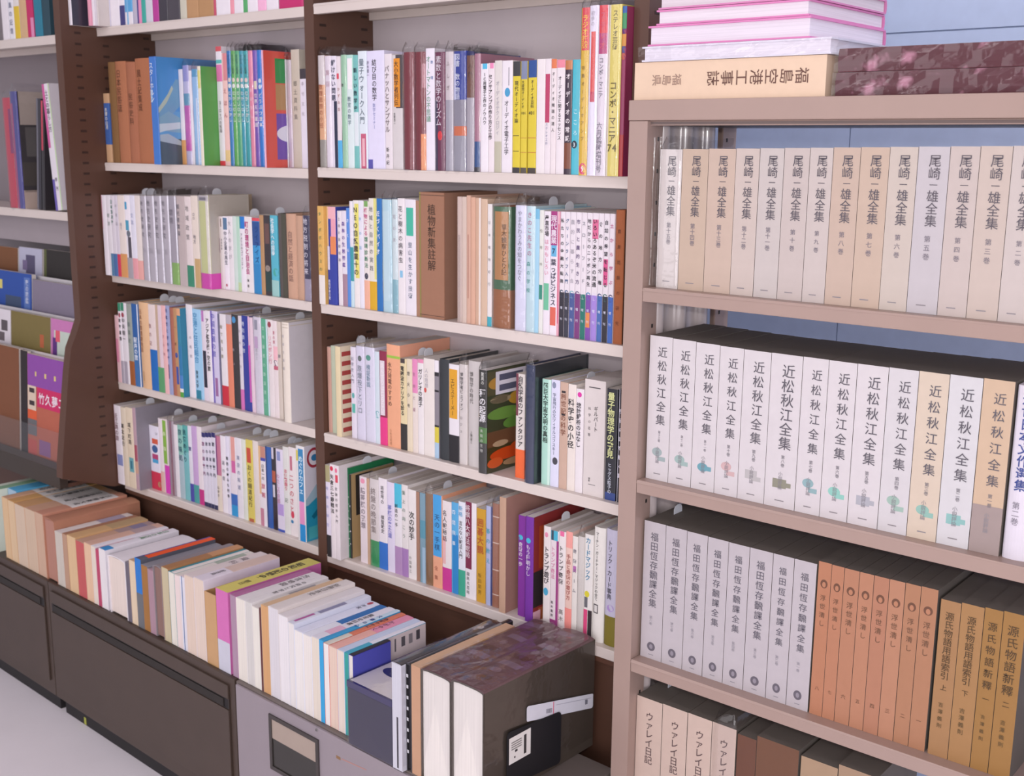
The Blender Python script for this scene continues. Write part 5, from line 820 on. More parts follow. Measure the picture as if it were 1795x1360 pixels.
SPINE_UP = [
('paperback','white and green paperback at the left edge of view, spine-up row',-1.09,.012,.047,.168,.19,'d8e0d0','d8d4cc','',[(0,1,'8ab090',.5,1)],[],[],[(.1,.3,'4a8a58'),(.4,.6,'7aa0c0'),(.75,.9,'d890a0')]),
('paperback','slim sky blue book standing behind the tan set, spine-up row',-1.041,.052,.048,.168,.15,'5cb4e0','a8c4d8','',[],[],[],[]),
('paperback','first tan book with a white spine label, counted from the left, spine-up row',-.9903,.012,.0321,.1649,.225,'d2a888','d8b890','',[(.1,.66,'e4e0dc')],[],[('日本随筆大成','2c282e',.14,.6,.5,.55)],[]),
('paperback','second tan book with a white spine label, counted from the left, spine-up row',-.9579,.012,.0356,.1633,.225,'d4a468','d8bc98','',[(.1,.66,'e4e0dc')],[],[('日本随筆大成','2c282e',.14,.6,.5,.3)],[]),
('paperback','third tan book with a white spine label, counted from the left, spine-up row',-.922,.012,.0546,.1623,.225,'cfa070','cfbaa4','',[(.1,.66,'e4e0dc')],[],[('日本随筆大成','2c282e',.14,.6,.5,.3)],[]),
('paperback','fourth tan book with a white spine label, counted from the left, spine-up row',-.8671,.012,.0545,.163,.225,'d0a488','ccb49c','',[(.1,.66,'e4e0dc')],[],[('日本随筆大成','2c282e',.14,.6,.5,.3)],[]),
('paperback','fifth tan book with a white spine label, counted from the left, spine-up row',-.8122,.012,.0399,.1646,.225,'c89078','c8a890','',[(.1,.66,'e4e0dc')],[],[('日本随筆大成','2c282e',.14,.6,.5,.55)],[]),
('hardback','wide brown book, the tallest near the tan set, spine-up row',-.771,.012,.0544,.1615,.228,'b27c62','b08070','',[(0,.14,'b88468')],[],[],[]),
('paperback','grey-white paperback with a lilac spine end, in the spine-up row on the low cabinets',-.7154,.012,.0357,.1381,.19,'ded8d4','c8c0b4','',[(.1,.45,'a8a0b4')],[],[],[]),
('paperback','russet paperback, in the spine-up row on the low cabinets',-.6793,.012,.0229,.1404,.19,'a8785c','b8947c','',[],[],[],[]),
('paperback','golden tan paperback, in the spine-up row on the low cabinets',-.6562,.012,.0406,.1427,.19,'d0a878','d8b890','',[(.0,.5,'b89c74')],[],[],[]),
('paperback','paperback with crimson page edges, in the spine-up row on the low cabinets',-.6153,.012,.0398,.1391,.19,'c8a088','c05c5c','',[(0,.5,'a89090'),(.1,.3,'88809c')],[],[],[]),
('paperback','peach paperback, in the spine-up row on the low cabinets',-.5752,.012,.0321,.1433,.19,'d8b09c','e0bc9c','',[(.1,.4,'b8a0a0')],[],[],[]),
('paperback','cream-edged white paperback, in the spine-up row on the low cabinets',-.5428,.012,.0191,.143,.19,'e8e4ea','e0d4c4','',[],[],[],[]),
('paperback','thin crimson paperback, in the spine-up row on the low cabinets',-.5233,.012,.0156,.1403,.19,'c88894','b84868','',[(.1,.5,'d8d0d8')],[],[],[]),
('paperback','white paperback with a blue corner and dotted spine, spine-up row',-.5074,.012,.0279,.1458,.19,'e8e4ea','e4dfe0','',[(.88,1,'3a90cc')],[],[('日本の古典','4a8a58',.1,.5,.5,.5)],[]),
('hardback','thick white volume, in the spine-up row on the low cabinets',-.4706,.012,.0762,.1416,.19,'e8e2e6','e0d2c8','',[(0,1,'3c3848',0,.04)],[],[],[]),
('paperback','thin grey paperback in loose wrapping, in the spine-up row on the low cabinets',-.3934,.012,.0159,.1417,.19,'8a8490','6a6470','p',[],[],[],[]),
('paperback','beige-edged paperback, in the spine-up row on the low cabinets',-.3764,.012,.0251,.1516,.19,'c8a888','dcc8ac','',[],[],[],[]),
('paperback','picture book with an orange spine and blue front edge, spine-up row',-.351,.012,.0248,.162,.19,'5a5c68','2a78c4','',[(0,.9,'ea5418',.3,1),(0,1,'3c4c98',0,.3)],[],[],[(0,.5,'2a78c8'),(.5,1,'6a6c70')]),
('paperback','grey-spined book with olive brown edges, in the spine-up row on the low cabinets',-.326,.012,.026,.1531,.19,'8a8890','a0703c','',[],[],[],[]),
('paperback','mauve wrapped paperback, in the spine-up row on the low cabinets',-.2997,.012,.0214,.1494,.19,'b09098','a88894','p',[],[],[],[]),
('hardback','grey book with dark mauve edges, in the spine-up row on the low cabinets',-.278,.012,.0341,.1654,.19,'8c8488','8a6c64','',[],[],[],[]),
('paperback','tan-spined paperback with olive-white edges, in the spine-up row on the low cabinets',-.2435,.012,.0262,.1693,.19,'b88458','c4b898','',[(0,.42,'c89468'),(.42,1,'a8784c')],[],[],[]),
('paperback','white-edged paperback with a teal spine, in the spine-up row on the low cabinets',-.217,.012,.0232,.1659,.19,'2f8c98','e0dcd0','',[(0,1,'e6e0da',.5,1)],[],[],[]),
('paperback','pinkish-white paperback, in the spine-up row on the low cabinets',-.1935,.012,.0193,.1653,.19,'e2dcd4','e4d4d0','',[(.1,.5,'a8b4a4')],[],[],[]),
('paperback','white paperback with a blue stripe down its end, spine-up row',-.1738,.012,.0183,.167,.19,'e4d4d4','dcdae2','',[],[],[],[(0,1,'5a78a8',.35,.5)]),
('paperback','cream paperback with faint spine title, in the spine-up row on the low cabinets',-.1553,.012,.0346,.1748,.19,'e2d6d4','dcc8b8','',[],[],[('資料','8a8084',.2,.5,.5,.5)],[]),
('paperback','cream paperback with a white label at the near end, spine-up row',-.1204,.012,.0358,.1783,.19,'e4dce6','dccabc','',[(0,.62,'d8c0b4')],[],[('記念誌','2c282e',.66,.84,.5,.4)],[]),
('slipcase','low tan cardboard slipcase with open top, in the spine-up row on the low cabinets',-.0838,.012,.041,.1568,.11,'b8905c','c49c70','',[],[],[],[]),
('boxed_volume','pink box with a yellow spine and pale lower front, spine-up row',-.042,.012,.0417,.1752,.235,'cf70b0','cf62a0','x',[(0,1,'d8cc6c')],[],[('昭和の記録史','2c282e',.12,.62,.45,.62),('朝日','5a5434',.7,.82,.45,.4)],[(.62,1,'c8c8d4')]),
('paperback','mauve paperback hugging the pink box, in the spine-up row on the low cabinets',.0069,.012,.0195,.176,.19,'b06c98','a88ca0','',[],[],[],[]),
('paperback','white paperback just right of the pink box, in the spine-up row on the low cabinets',.0267,.012,.0312,.1752,.19,'e4dfe0','e2dcd2','',[],[],[('方言地図','6a6064',.1,.5,.5,.5)],[]),
('paperback','greyish-edged white paperback, in the spine-up row on the low cabinets',.0582,.012,.0219,.1766,.19,'e6e2e2','cfccc8','',[],[],[('の研究と学習','5a565c',.25,.7,.5,.5)],[]),
('paperback','ivory-edged paperback with a grey spine half, in the spine-up row on the low cabinets',.0804,.012,.0225,.1719,.19,'d8d2ce','e2ded4','',[(.2,.55,'9a969a')],[],[],[]),
('booklet','thin dark red pamphlet, in the spine-up row on the low cabinets',.1032,.012,.0066,.1744,.19,'9a8070','5a2a30','',[],[],[],[]),
('paperback','caramel-edged paperback, in the spine-up row on the low cabinets',.1101,.012,.0229,.1837,.19,'d8b894','cfa070','',[],[],[],[]),
('paperback','grey-white paperback with a dim title, in the spine-up row on the low cabinets',.1334,.012,.0311,.1871,.19,'e0d8d4','d4d0d4','',[],[],[('別冊日本史','7a7474',.15,.55,.5,.45)],[]),
('paperback','white paperback with a plain pale spine, in the spine-up row on the low cabinets',.1647,.012,.0288,.1798,.19,'e0dadb','e2dee0','',[],[],[],[]),
('paperback','pale lilac paperback with a magenta and grey spine, spine-up row',.1938,.012,.0186,.172,.19,'d8dcea','dedad8','',[(.7,.95,'b05898',.2,.6),(.3,.65,'8a8aa8',.2,.8)],[],[],[]),
('paperback','bluish-white paperback, in the spine-up row on the low cabinets',.2127,.012,.0256,.1626,.19,'dfe2f2','e4e0dc','',[(.02,.1,'b03848',.2,.6)],[],[('作家','3a3c58',.12,.25,.4,.4)],[]),
('paperback','white paperback with a broad blue spine panel, in the spine-up row on the low cabinets',.2386,.012,.0244,.1622,.19,'e8eaf4','e2dcd6','',[(.0,.6,'2c70b4',.12,.88),(0,.08,'8a9ab8',.0,.12)],[],[],[]),
('paperback','white paperback with black title and pale pink end, spine-up row',.2634,.012,.0225,.1647,.19,'e4e2ec','dcd2c4','',[(.65,.85,'e0b4cc')],[],[('鑑定史料選','2c282e',.25,.6,.45,.5)],[]),
('booklet','thin cyan booklet, in the spine-up row on the low cabinets',.2862,.012,.0121,.1656,.19,'3a9ccf','3aa0d4','',[(0,.55,'c4dcea')],[],[('文章の心','3a4a8c',.2,.6,.5,.8)],[]),
('paperback','white-edged paperback with a salmon spine, in the spine-up row on the low cabinets',.2986,.012,.0151,.1628,.19,'d87c60','e4dfdc','',[(.7,1,'d8d4c8')],[],[('色鮮やかに','5a3440',.2,.5,.5,.6)],[]),
('paperback','peach-edged paperback with a pink spine and black script, spine-up row',.314,.012,.0226,.162,.19,'e8b0a4','dcc4b4','',[(0,.5,'e494b0')],[],[('かがやく','2c282e',.2,.5,.4,.5)],[]),
('paperback','cream-edged paperback with a pale blue spine, in the spine-up row on the low cabinets',.3369,.012,.0194,.1618,.19,'c8d4ea','ddd0c4','',[],[],[],[]),
('booklet','thin turquoise-covered booklet, in the spine-up row on the low cabinets',.357,.012,.0118,.1624,.19,'48a8c4','3a9c94','',[(0,.7,'e4e4ee')],[(0,1,0,1,'dccfce'),(.04,.16,.08,.13,'4a464c'),(.05,.17,.18,.23,'8a8488'),(.05,.17,.28,.33,'5a565c'),(.04,.2,.4,.42,'6a6468')],[],[]),
('paperback','indigo book with a black-edged spine, in the spine-up row on the low cabinets',.3691,.012,.0117,.1615,.09,'3a38a0','dcd6d0','',[(0,1,'2c2834')],[(0,1,0,1,'4a4cac')],[],[]),
]
# ------------------------------------------------------------------ the room
CREAM, BROWN, BACK = mat('d9cdc6', 'steel'), mat('5a3d30', 'brownsteel'), mat('c6bcc0', 'steel')
BLACK, BEIGE = mat('1c191a', 'ink'), mat('a48c82', 'steel')
WB, HB = .757, .028          # width of a bay, thickness of an upright
XA, XE = -.785, -.813        # inner and outer face of the deep end panel
mb = MB()
mb.box((-3.2, -5.2, -.05), (5.6, .80, 0), mat('eee8ec', 'floor'))
struct(mb.build('floor'))
mb = MB()
mb.box((-3.2, -5.2, 2.62), (5.6, .80, 2.67), mat('d8d4d6'))
struct(mb.build('ceiling'))
mb = MB()          # light blue panelled wall seen past the open-backed rack
blue = mat('b4c2de', 'board')
for x0, x1 in ((-3.2, -.127), (-.125, .788), (.79, 1.703), (1.705, 2.618), (2.62, 5.6)):
    mb.box((x0, .745, 0), (x1, .775, 1.620), blue)
    mb.box((x0, .745, 1.623), (x1, .775, 2.62), blue)
mb.box((-3.2, .752, 0), (5.6, .78, 2.62), mat('a6b4d0', 'board'))
struct(mb.build('wall_back'))


def slots(mb, x, ys, z0, z1, dz, ln, m, sgn=1):
    """shelf-support slots along an upright"""
    z = z0
    while z < z1:
        for y in ys:
            mb.box((min(x, x + sgn * .0004), y, z), (max(x, x + sgn * .0004), y + ln, z + .0055), m)
        z += dz


def shelf_board(x0, x1, z, th, y0, y1, m, name='shelf', parent=None, lip=True):
    """folded steel shelf: plate with a turned-down front and back lip"""
    b = MB()
    b.box((x0, y0, z - .004), (x1, y1, z), m)
    b.box((x0, y0, z - th), (x1, y0 + .012, z - .004), m)
    if lip:
        b.box((x0, y1 - .01, z - th), (x1, y1, z - .004), m)
    return b.build(name, parent, bevel=.0011)


case = thing('bookcase', 'two-bay dark brown bookcase with cream steel shelves and grey back panels', 'bookcase', (-.4, .08, 0))
case.location = (0, 0, 0)
bpy.context.view_layer.update()
prof = [(-.091, 1.97), (.166, 1.97), (.166, 0), (.024, 0), (.024, .5350), (-.03, .5350), (-.168, .585), (-.165, .62), (-.132, .846), (-.121, .905), (-.104, .94), (-.091, .972)]
mb = MB()
mb.prism(prof, XE, XA, BROWN, axis='x')
slots(mb, XA, (-.058, .014, .125), .62, 1.9, .025, .016, mat('38241c', 'ink'))
mb.build('end_panel', case, label='deep brown end panel that flares out toward the floor')
for x in (-HB, WB):
    mb = MB()
    mb.box((x, 0, .0), (x + HB, .166, 1.97), BROWN)
    slots(mb, x + HB, (.014, .125), .6, 1.9, .025, .018, mat('33211a', 'ink'))
    mb.build('upright', case, bevel=.0015)
for x0, x1 in ((XA, -HB), (0, WB)):
    mb = MB()
    mb.box((x0 + .0005, .158, .53), (x1 - .0005, .164, 1.97), BACK)
    mb.build('back_panel', case)
    mb = MB()
    mb.box((x0 + .0005, .02, 0), (x1 - .0005, .03, .525 if x0 < -.5 else .52), BROWN)
    mb.build('kick_panel', case, label='dark brown panel under the bottom shelf')
LEVELS_A = (1.6632, 1.3487, 1.0771, .8054, .5428)
LEVELS_B = (1.6662, 1.3522, 1.0769, .8031, .5363)
for x0, x1, lv in ((XA, -HB, LEVELS_A), (0, WB, LEVELS_B)):
    for k, z in enumerate(lv):
        shelf_board(x0 + .0006, x1 - .0006, z, .0197, 0, .157, CREAM, parent=case)
    mb = MB()
    mb.box((x0 + .0006, .002, lv[-1] - .03), (x1 - .0006, .014, lv[-1] - .0200), mat('5a3a2c', 'brownsteel'))
    mb.build('shelf_rail', case, label='thin brown rail under the lowest shelf')
mb = MB()
mb.box((XE, 0, 1.97), (WB + HB, .166, 2.0), BROWN)
mb.build('top_board', case)

# beige open-backed rack at the right
YR, XR0, XR1 = -.0791, .8082, 1.72
rack = thing('steel_rack', 'beige steel rack with an open back, standing forward of the brown bookcase', 'shelf rack')
for x, s in ((XR0, 1), (XR1, -1)):
    for y0, sy in ((YR, 1), (.186, -1)):
        mb = MB()
        a, b = sorted((x, x + s * .033))
        mb.box((a, min(y0, y0 + sy * .003), 0), (b, max(y0, y0 + sy * .003), 1.4365), BEIGE)
        a, b = sorted((x + s * .030, x + s * .033))
        mb.box((a, min(y0 + sy * .003, y0 + sy * .042), 0), (b, max(y0 + sy * .003, y0 + sy * .042), 1.4365), BEIGE)
        xx = x + s * .033
        z = .03
        while z < 1.43:
            mb.box((min(xx, xx + s * .0005), y0 + sy * .030 - .002, z), (max(xx, xx + s * .0005), y0 + sy * .030 + .002, z + .006), BLACK)
            z += .0475
        mb.build('corner_post', rack)
    pr = []          # pressed steel side sheet with three rounded ribs
    xi = x + s * .012
    ys = [YR + .045]
    pr.append((xi, YR + .045))
    for yc in (-.012, .055, .122):
        for q in range(9):
            a = math.pi * q / 8
            pr.append((xi + s * .017 * math.sin(a), yc - .013 * math.cos(a)))
    pr += [(xi, .150), (xi - s * .001, .150)] + [(p[0] - s * .001, p[1]) for p in pr[::-1]]
    if s < 0:
        pr = pr[::-1]
    mb = MB()
    mb.prism(pr, .02, 1.436, mat('c8bcbc', 'sheen'), caps=False)
    mb.build('side_sheet', rack, smooth=True, label='glossy ribbed side sheet')
RACK_Z = (1.1881, .8827, .577, .2714)
for z in RACK_Z:
    shelf_board(XR0 + .0336, XR1 - .0336, z, .0215, YR + .0002, .186, BEIGE, parent=rack)
mb = MB()
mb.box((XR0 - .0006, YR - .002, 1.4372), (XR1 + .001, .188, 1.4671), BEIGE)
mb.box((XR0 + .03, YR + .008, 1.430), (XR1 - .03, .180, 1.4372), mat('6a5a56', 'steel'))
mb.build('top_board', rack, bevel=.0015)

# ------------------------------------------------------------------ low cabinets in front, on a slightly turned line
TH = -.03399
RB = Matrix.Rotation(TH, 3, 'Z')
BASE0 = Vector((0, -.3585 * .757, 0))
ZB = .3477


def on_base(s, off, z):
    return BASE0 + RB @ Vector((s, off, 0)) + Vector((0, 0, z))


CAB = mat('483a32', 'brownsteel')
for s0, s1, lab in ((-1.50, -.757, 'dark brown drawer cabinet at the far end, partly out of view'), (-.754, .022, 'dark brown low drawer cabinet with one full-width handle slot')):
    c = thing('drawer_cabinet', lab, 'cabinet', on_base(s0, 0, 0), RB, 'low brown cabinets')
    w = s1 - s0
    dp = .262 if s0 < -1 else .250
    mb = MB()
    mb.box((0, .004, .045), (w, dp, ZB), CAB)
    mb.build('carcass', c, bevel=.002)
    mb = MB()
    mb.box((.012, .02, 0), (w - .012, dp - .01, .045), BLACK)
    mb.build('plinth', c, label='black recessed plinth')
    mb = MB()
    mb.box((.018, -.001, .082), (w - .018, .0036, .276), CAB)
    mb.box((.018, .001, .276), (w - .018, .0036, .300), BLACK)
    mb.box((.018, -.001, .300), (w - .018, .0036, .330), CAB)
    mb.build('drawer_front', c, bevel=.0008)
    mb = MB()
    mb.box((.03, -.0012, .279), (w - .035, .002, .2965), mat('26201c', 'ink'))
    mb.build('handle_slot', c, label='dark long finger slot')
    if s0 > -1:
        mb = MB()
        mb.box((.103, .0192, .002), (.113, .0199, .020), mat('a8ac48'))
        mb.build('sticker', c, label='small yellow-green tag near the floor')
s0, w = .028, .76
c = thing('filing_cabinet', 'light grey filing cabinet with a framed label holder, half covered by books', 'cabinet', on_base(s0, 0, 0), RB)
GREY = mat('948a90', 'steel')
mb = MB()
mb.box((0, .004, .03), (w, .25, ZB), mat('6e645f', 'brownsteel'))
mb.build('carcass', c, bevel=.002)
mb = MB()
mb.box((.006, -.002, .035), (w - .006, .0036, ZB - .004), GREY)
mb.build('drawer_front', c, bevel=.001)
h = MB()
hx0, hx1, hz0, hz1 = .117, .268, .205, .321
h.box((hx0, -.0052, hz0), (hx0 + .008, -.0022, hz1), mat('3c3634', 'steel'))
h.box((hx1 - .008, -.0052, hz0), (hx1, -.0022, hz1), mat('3c3634', 'steel'))
h.box((hx0 + .008, -.0052, hz1 - .008), (hx1 - .008, -.0022, hz1), mat('3c3634', 'steel'))
h.box((hx0 + .008, -.0052, hz0), (hx1 - .008, -.0022, hz0 + .008), mat('3c3634', 'steel'))
hh = h.build('label_holder', c, label='dark framed label holder with a finger pull')
h = MB()
h.box((hx0 + .008, -.0034, hz0 + .067), (hx1 - .008, -.0022, hz1 - .008), mat('a8988c'))
h.build('paper_label', hh, label='blank tan paper card')
h = MB()
h.box((hx0 + .008, -.0032, hz0 + .008), (hx1 - .008, -.0022, hz0 + .067), mat('26241f', 'gloss'))
h.build('finger_pull', hh, label='dark recessed pull')
mb = MB()
mb.prism([(.262 + .0035 * math.cos(a * math.pi / 6), .339 + .0035 * math.sin(a * math.pi / 6)) for a in range(12)], -.0035, -.002, mat('8a8486', 'steel'), axis='y')
mb.box((.2612, -.0039, .337), (.2628, -.0035, .341), BLACK)
mb.build('lock', c)
mb = MB()
mb.box((.317, -.0023, .303), (.329, -.002, .309), mat('8c6a48'))
mb.prism([(.333, .306), (.40, .311), (.40, .313), (.333, .3085)], -.0023, -.002, mat('b0847c'), axis='y')
mb.build('rust_mark', c, label='short rust-coloured scratch')

# ------------------------------------------------------------------ shelved books
for place, group, z, bl in SHELVED:
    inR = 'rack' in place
    for (k, look, x, y, w, d, h, col, fl, slip, bands, obi, side, text) in bl:
        pg = random.choice(['d8d0c8', 'cfc8c2', 'd4ccc0', 'c8c0b8', 'dcd6d2'])
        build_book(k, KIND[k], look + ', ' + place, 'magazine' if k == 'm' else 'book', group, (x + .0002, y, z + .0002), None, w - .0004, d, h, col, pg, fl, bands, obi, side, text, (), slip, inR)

# the clear wrap of the first boxed volume is pulled over to the corner post
fv = [o for o in COL.objects if o.get('label', '').startswith('first beige boxed volume')][0]
mb = MB()
rnd = random.Random('wrap')
gx = [.0445 + .0012, .052, .058, fv.location.x + .002]
grid = [[(x + (.842 - .0445 if i < 3 else 0), fv.location.y - .0018 - rnd.uniform(0, .002) + (.004 if i % 2 else 0), 1.191 + .222 * j / 12) for i, x in enumerate(gx)] for j in range(13)]
for a, b in zip(grid, grid[1:]):
    for q in range(3):
        mb.poly([a[q], a[q + 1], b[q + 1], b[q]], film())
wo = mb.build('plastic_flap', fv, smooth=True, weld=True, label='clear wrap pulled aside')
wo.matrix_parent_inverse = fv.matrix_world.inverted()

# spine-up row on the cabinets: tail toward the aisle, spine on top
RUP = RB @ Matrix.Rotation(-math.pi / 2, 3, 'X')
for (name, label, s, off, w, hz, dep, cover, page, fl, bands, side, text, front) in SPINE_UP:
    k = {'hardback': 'h', 'boxed_volume': 'x'}.get(name, 'p')
    if name == 'slipcase':
        root = thing(name, label, 'slipcase', on_base(s, off, ZB + .0003), RB, 'spine-up books along the low cabinets')
        mb = MB()
        cm = mat(cover, 'board')
        mb.box((0, 0, 0), (w, dep, .002), cm)
        mb.box((0, 0, .002), (.002, dep, hz), cm)
        mb.box((w - .002, 0, .002), (w, dep, hz), cm)
        mb.box((.002, 0, .002), (w - .002, .002, hz), mat(page, 'board'))
        mb.box((.002, dep - .002, .002), (w - .002, dep, hz), cm)
        mb.build('shell', root)
        continue
    build_book(k, name, label, 'book', 'spine-up books along the low cabinets', on_base(s + .0001, off, ZB + .0003 + hz), RUP, w - .0002, hz, dep, cover, page, fl, bands, [], side, text, front)


# ------------------------------------------------------------------ larger things at the near end of the cabinets
def base_thing(name, label, cat, s, off, grp=None):
    return thing(name, label, cat, on_base(s, off, ZB + .0003), RB, grp)


# dark blue boxed item in clear film
t = base_thing('gift_box', 'plastic-wrapped dark blue box with a black-and-white patterned lid', 'box', .3828, -.004)
bw, bd, bh = .1175, .245, .122
mb = MB()
mb.box((0, 0, 0), (bw, bd, bh - .012), mat('1f1f3e', 'gloss'))
mb.build('box_body', t, bevel=.0015)
mb = MB()
mb.box((-.0006, -.0006, bh - .012), (bw + .0006, bd + .0006, bh), mat('28245a', 'gloss'))
top = bh + .0002
mb.poly([(.004, .004, top), (bw - .004, .004, top), (bw - .004, bd - .004, top), (.004, bd - .004, top)], mat('e0dad8', 'gloss'))
for (cx, cy, rx, ry, cc) in ((.045, .075, .030, .016, '2a2c60'), (.085, .11, .024, .008, '5a5454'), (.034, .112, .022, .024, '23244e'), (.09, .05, .022, .006, '5a565c'), (.075, .155, .03, .012, '4a4660'), (.03, .16, .02, .03, '2a2c54'), (.1, .08, .012, .01, '6a6264')):
    mb.poly([(cx + rx * math.cos(a * math.pi / 9), cy + ry * math.sin(a * math.pi / 9), top + .0002) for a in range(18)], mat(cc, 'gloss'))
mb.poly([(.056, .086, top + .0004), (.064, .075, top + .0004), (.08, .09, top + .0004), (.062, .098, top + .0004)], mat('e8e4e2', 'gloss'))
mb.build('lid', t)
mb = MB()
fm = film()
g = .0014
for q in ([(-g, -g, .001), (bw / 2, -g - .002, .04), (-g, -g, bh)], [(-g, -g, .001), (bw + g, -g, .001), (bw / 2, -g - .002, .04)], [(bw + g, -g, .001), (bw + g, -g, bh), (bw / 2, -g - .002, .04)], [(-g, -g, bh), (bw / 2, -g - .002, .04), (bw + g, -g, bh)],
          [(-g, -g, bh + g), (bw + g, -g, bh + g), (bw + g, bd + g, bh + g), (-g, bd + g, bh + g)], [(bw + g, -g, .001), (bw + g, bd, .001), (bw + g, bd, bh), (bw + g, -g, bh)]):
    mb.poly(q, fm)
mb.build('plastic_wrap', t, label='creased clear plastic wrap')


def upright_big(name, label, s, off, w, hz, dep, cover, page, k='h', fl='', bands=(), text=(), front=(), side=()):
    return build_book(k, name, label, 'book', 'tall volumes at the near end of the cabinets', on_base(s, off, ZB + .0003 + hz), RUP, w, hz, dep, cover, page, fl, list(bands), [], list(side), list(text), list(front))


upright_big('hardback', 'narrow silver-grey album beside the wrapped blue box', .5035, -.006, .0235, .197, .235, 'd0d0da', 'c8c8d2', k='b', fl='p', bands=[(0, 1, '38363a'), (.04, .2, '8c8a8e', .2, .6), (.1, .16, 'c0bec2', .3, .8)], front=[(.5, .98, '3a3840', .45, .62)])
upright_big('hardback', 'thin black album with a worn black spine', .5275, .004, .0130, .199, .255, '2e2c2e', '26242a', k='h', fl='g', bands=[(.1, .35, '8a8a8c', .4, .8)], front=[(.1 * i, .1 * i + .03, 'c8c8cc', .1, .45) for i in range(1, 9)])
upright_big('slipcased_book', 'tan cloth volume between the black album and the wrapped dictionaries', .5410, .004, .0215, .200, .235, 'c09678', 'b4866c', k='x', bands=[(0, 1, 'd0ac8c')])
for s, w, hz, lab, nm in ((.5640, .0700, .203, 'first of two thick white-edged volumes wrapped in plastic, beside the tan one', 0), (.6358, .0722, .207, 'thick dark volume in plastic with a price card on its black side', 1)):
    r_ = upright_big('dictionary', lab, s, .004, w, hz, .285, '4a4038', 'e2dcd6', k='h', bands=[(0, 1, '6a4c50')] + [(.06 + .11 * i, .12 + .11 * i, ['7c6470', '5a3c38', '806a78'][i % 3], .1 + .1 * (i % 4), .6 + .1 * (i % 3)) for i in range(8)])
    mb = MB()
    g = .0006
    rnd = random.Random(lab)
    N = 14
    grid = [[(-g + (w + 2 * g) * i / 6, -g - rnd.uniform(0, .0026), .285 * j / N + .0005) for i in range(7)] for j in range(N + 1)]
    for a, b in zip(grid, grid[1:]):
        for q in range(6):
            mb.poly([a[q], a[q + 1], b[q + 1], b[q]], film())
    mb.poly([(-g, -g, -g), (w + g, -g, -g), (w / 2, .055, -g - .001)], film())
    mb.poly([(-g, -g, -g), (w / 2, .055, -g - .001), (0, .2, -g)], film())
    mb.poly([(w + g, -g, -g), (w, .2, -g), (w / 2, .055, -g - .001)], film())
    if nm:
        gr = [[(w + g + rnd.uniform(0, .002), .19 * i / 6, .285 * j / 8) for i in range(7)] for j in range(9)]
        for a, b in zip(gr, gr[1:]):
            for q in range(6):
                mb.poly([a[q], a[q + 1], b[q + 1], b[q]], film())
    mb.build('plastic_wrap', r_, label='crinkled clear plastic bag')
# black sales card and white strip tucked on the side of the near dictionary
FX = .6358 + .0722
cardm = mat('15141a', 'ink')


def side_plate(name, label, cat, y0, y1, z0, z1, th, m, r=.008, tilt=0.0, lift=0.0):
    o = thing(name, label, cat, on_base(FX + .0036 + lift, .004, ZB), RB)
    mb = MB()
    pts = []
    for (cx, cy, a0) in ((y1 - r, z1 - r, 0), (y0 + r, z1 - r, 90), (y0 + r, z0 + r, 180), (y1 - r, z0 + r, 270)):
        for q in range(5):
            a = math.radians(a0 + q * 22.5)
            pts.append((cx + r * math.cos(a), cy + r * math.sin(a) + tilt * (cx - y0)))
    mb.prism(pts, 0, th, m, axis='x')
    return o, mb


o, mb = side_plate('sales_card', 'black rounded card with a printed white label, on the dark volume', 'card', .050, .187, .022, .119, .0016, cardm, tilt=-.10, lift=.0012)
mb.build('card', o)
mb = MB()
mb.box((.0017, .054, .060), (.0021, .107, .1065), mat('e8e4e0'))
mb.build('price_label', o, label='white printed label')
mb = MB()
ink = mat('3a3636', 'ink')
mb.box((.0022, .090, .066), (.0024, .096, .100), ink)
for i in range(4):
    mb.box((.0022, .059, .096 - .004 * i), (.0024, .084, .098 - .004 * i), mat('8a8684', 'ink'))
mb.box((.0022, .068, .078), (.0024, .074, .082), ink)
mb.box((.0022, .066, .068), (.0024, .069, .071), ink)
mb.build('label_print', o, label='tiny dark print')
o, mb = side_plate('price_slip', 'white paper price strip with a pink line, on the dark volume', 'slip', .100, .278, .1185, .146, .0004, mat('dcdce6'), r=.004, tilt=-.235)
mb.build('strip', o)
mb = MB()
zs_ = lambda y, z: z - .235 * (y - .100)
mb.prism([(y, zs_(y, z)) for y, z in ((.168, .1195), (.1695, .1195), (.1695, .145), (.168, .145))], .0005, .0007, mat('d04c6c'), axis='x')
for i in range(6):
    y = .150 + i * .0026
    mb.prism([(y, zs_(y, .126)), (y + .0014, zs_(y, .126)), (y + .0014, zs_(y, .134)), (y, zs_(y, .134))], .0005, .0007, mat('6a6a78', 'ink'), axis='x')
mb.prism([(y, zs_(y, z)) for y, z in ((.255, .128), (.262, .128), (.262, .137), (.255, .137))], .0005, .0007, mat('7a7a88', 'ink'), axis='x')
mb.prism([(y, zs_(y, z)) for y, z in ((.175, .138), (.272, .138), (.272, .1388), (.175, .1388))], .0005, .0007, mat('a8a8b8', 'ink'), axis='x')
mb.build('strip_print', o, label='fine grey print')

# ------------------------------------------------------------------ on top of the beige rack
ZT = 1.4673
RLIE = Matrix(((0, 0, 1), (0, 1, 0), (-1, 0, 0)))        # lying, spine to the aisle, head to the right
RFORE = Matrix(((0, 0, -1), (0, -1, 0), (-1, 0, 0)))     # lying, fore-edge to the aisle


def lying(name, label, x0, x1, z0, z1, y, d, col, page, k='h', fl='', fore=False, bands=(), text=()):
    w = z1 - z0
    g = 'books lying on top of the beige rack'
    if fore:
        return build_book(k, name, label, 'book', g, (x1, y + d, z1), RFORE, w, d, x1 - x0, col, page, fl, list(bands), [], [], list(text))
    return build_book(k, name, label, 'book', g, (x0, y, z1), RLIE, w, d, x1 - x0, col, page, fl, list(bands), [], [], list(text))


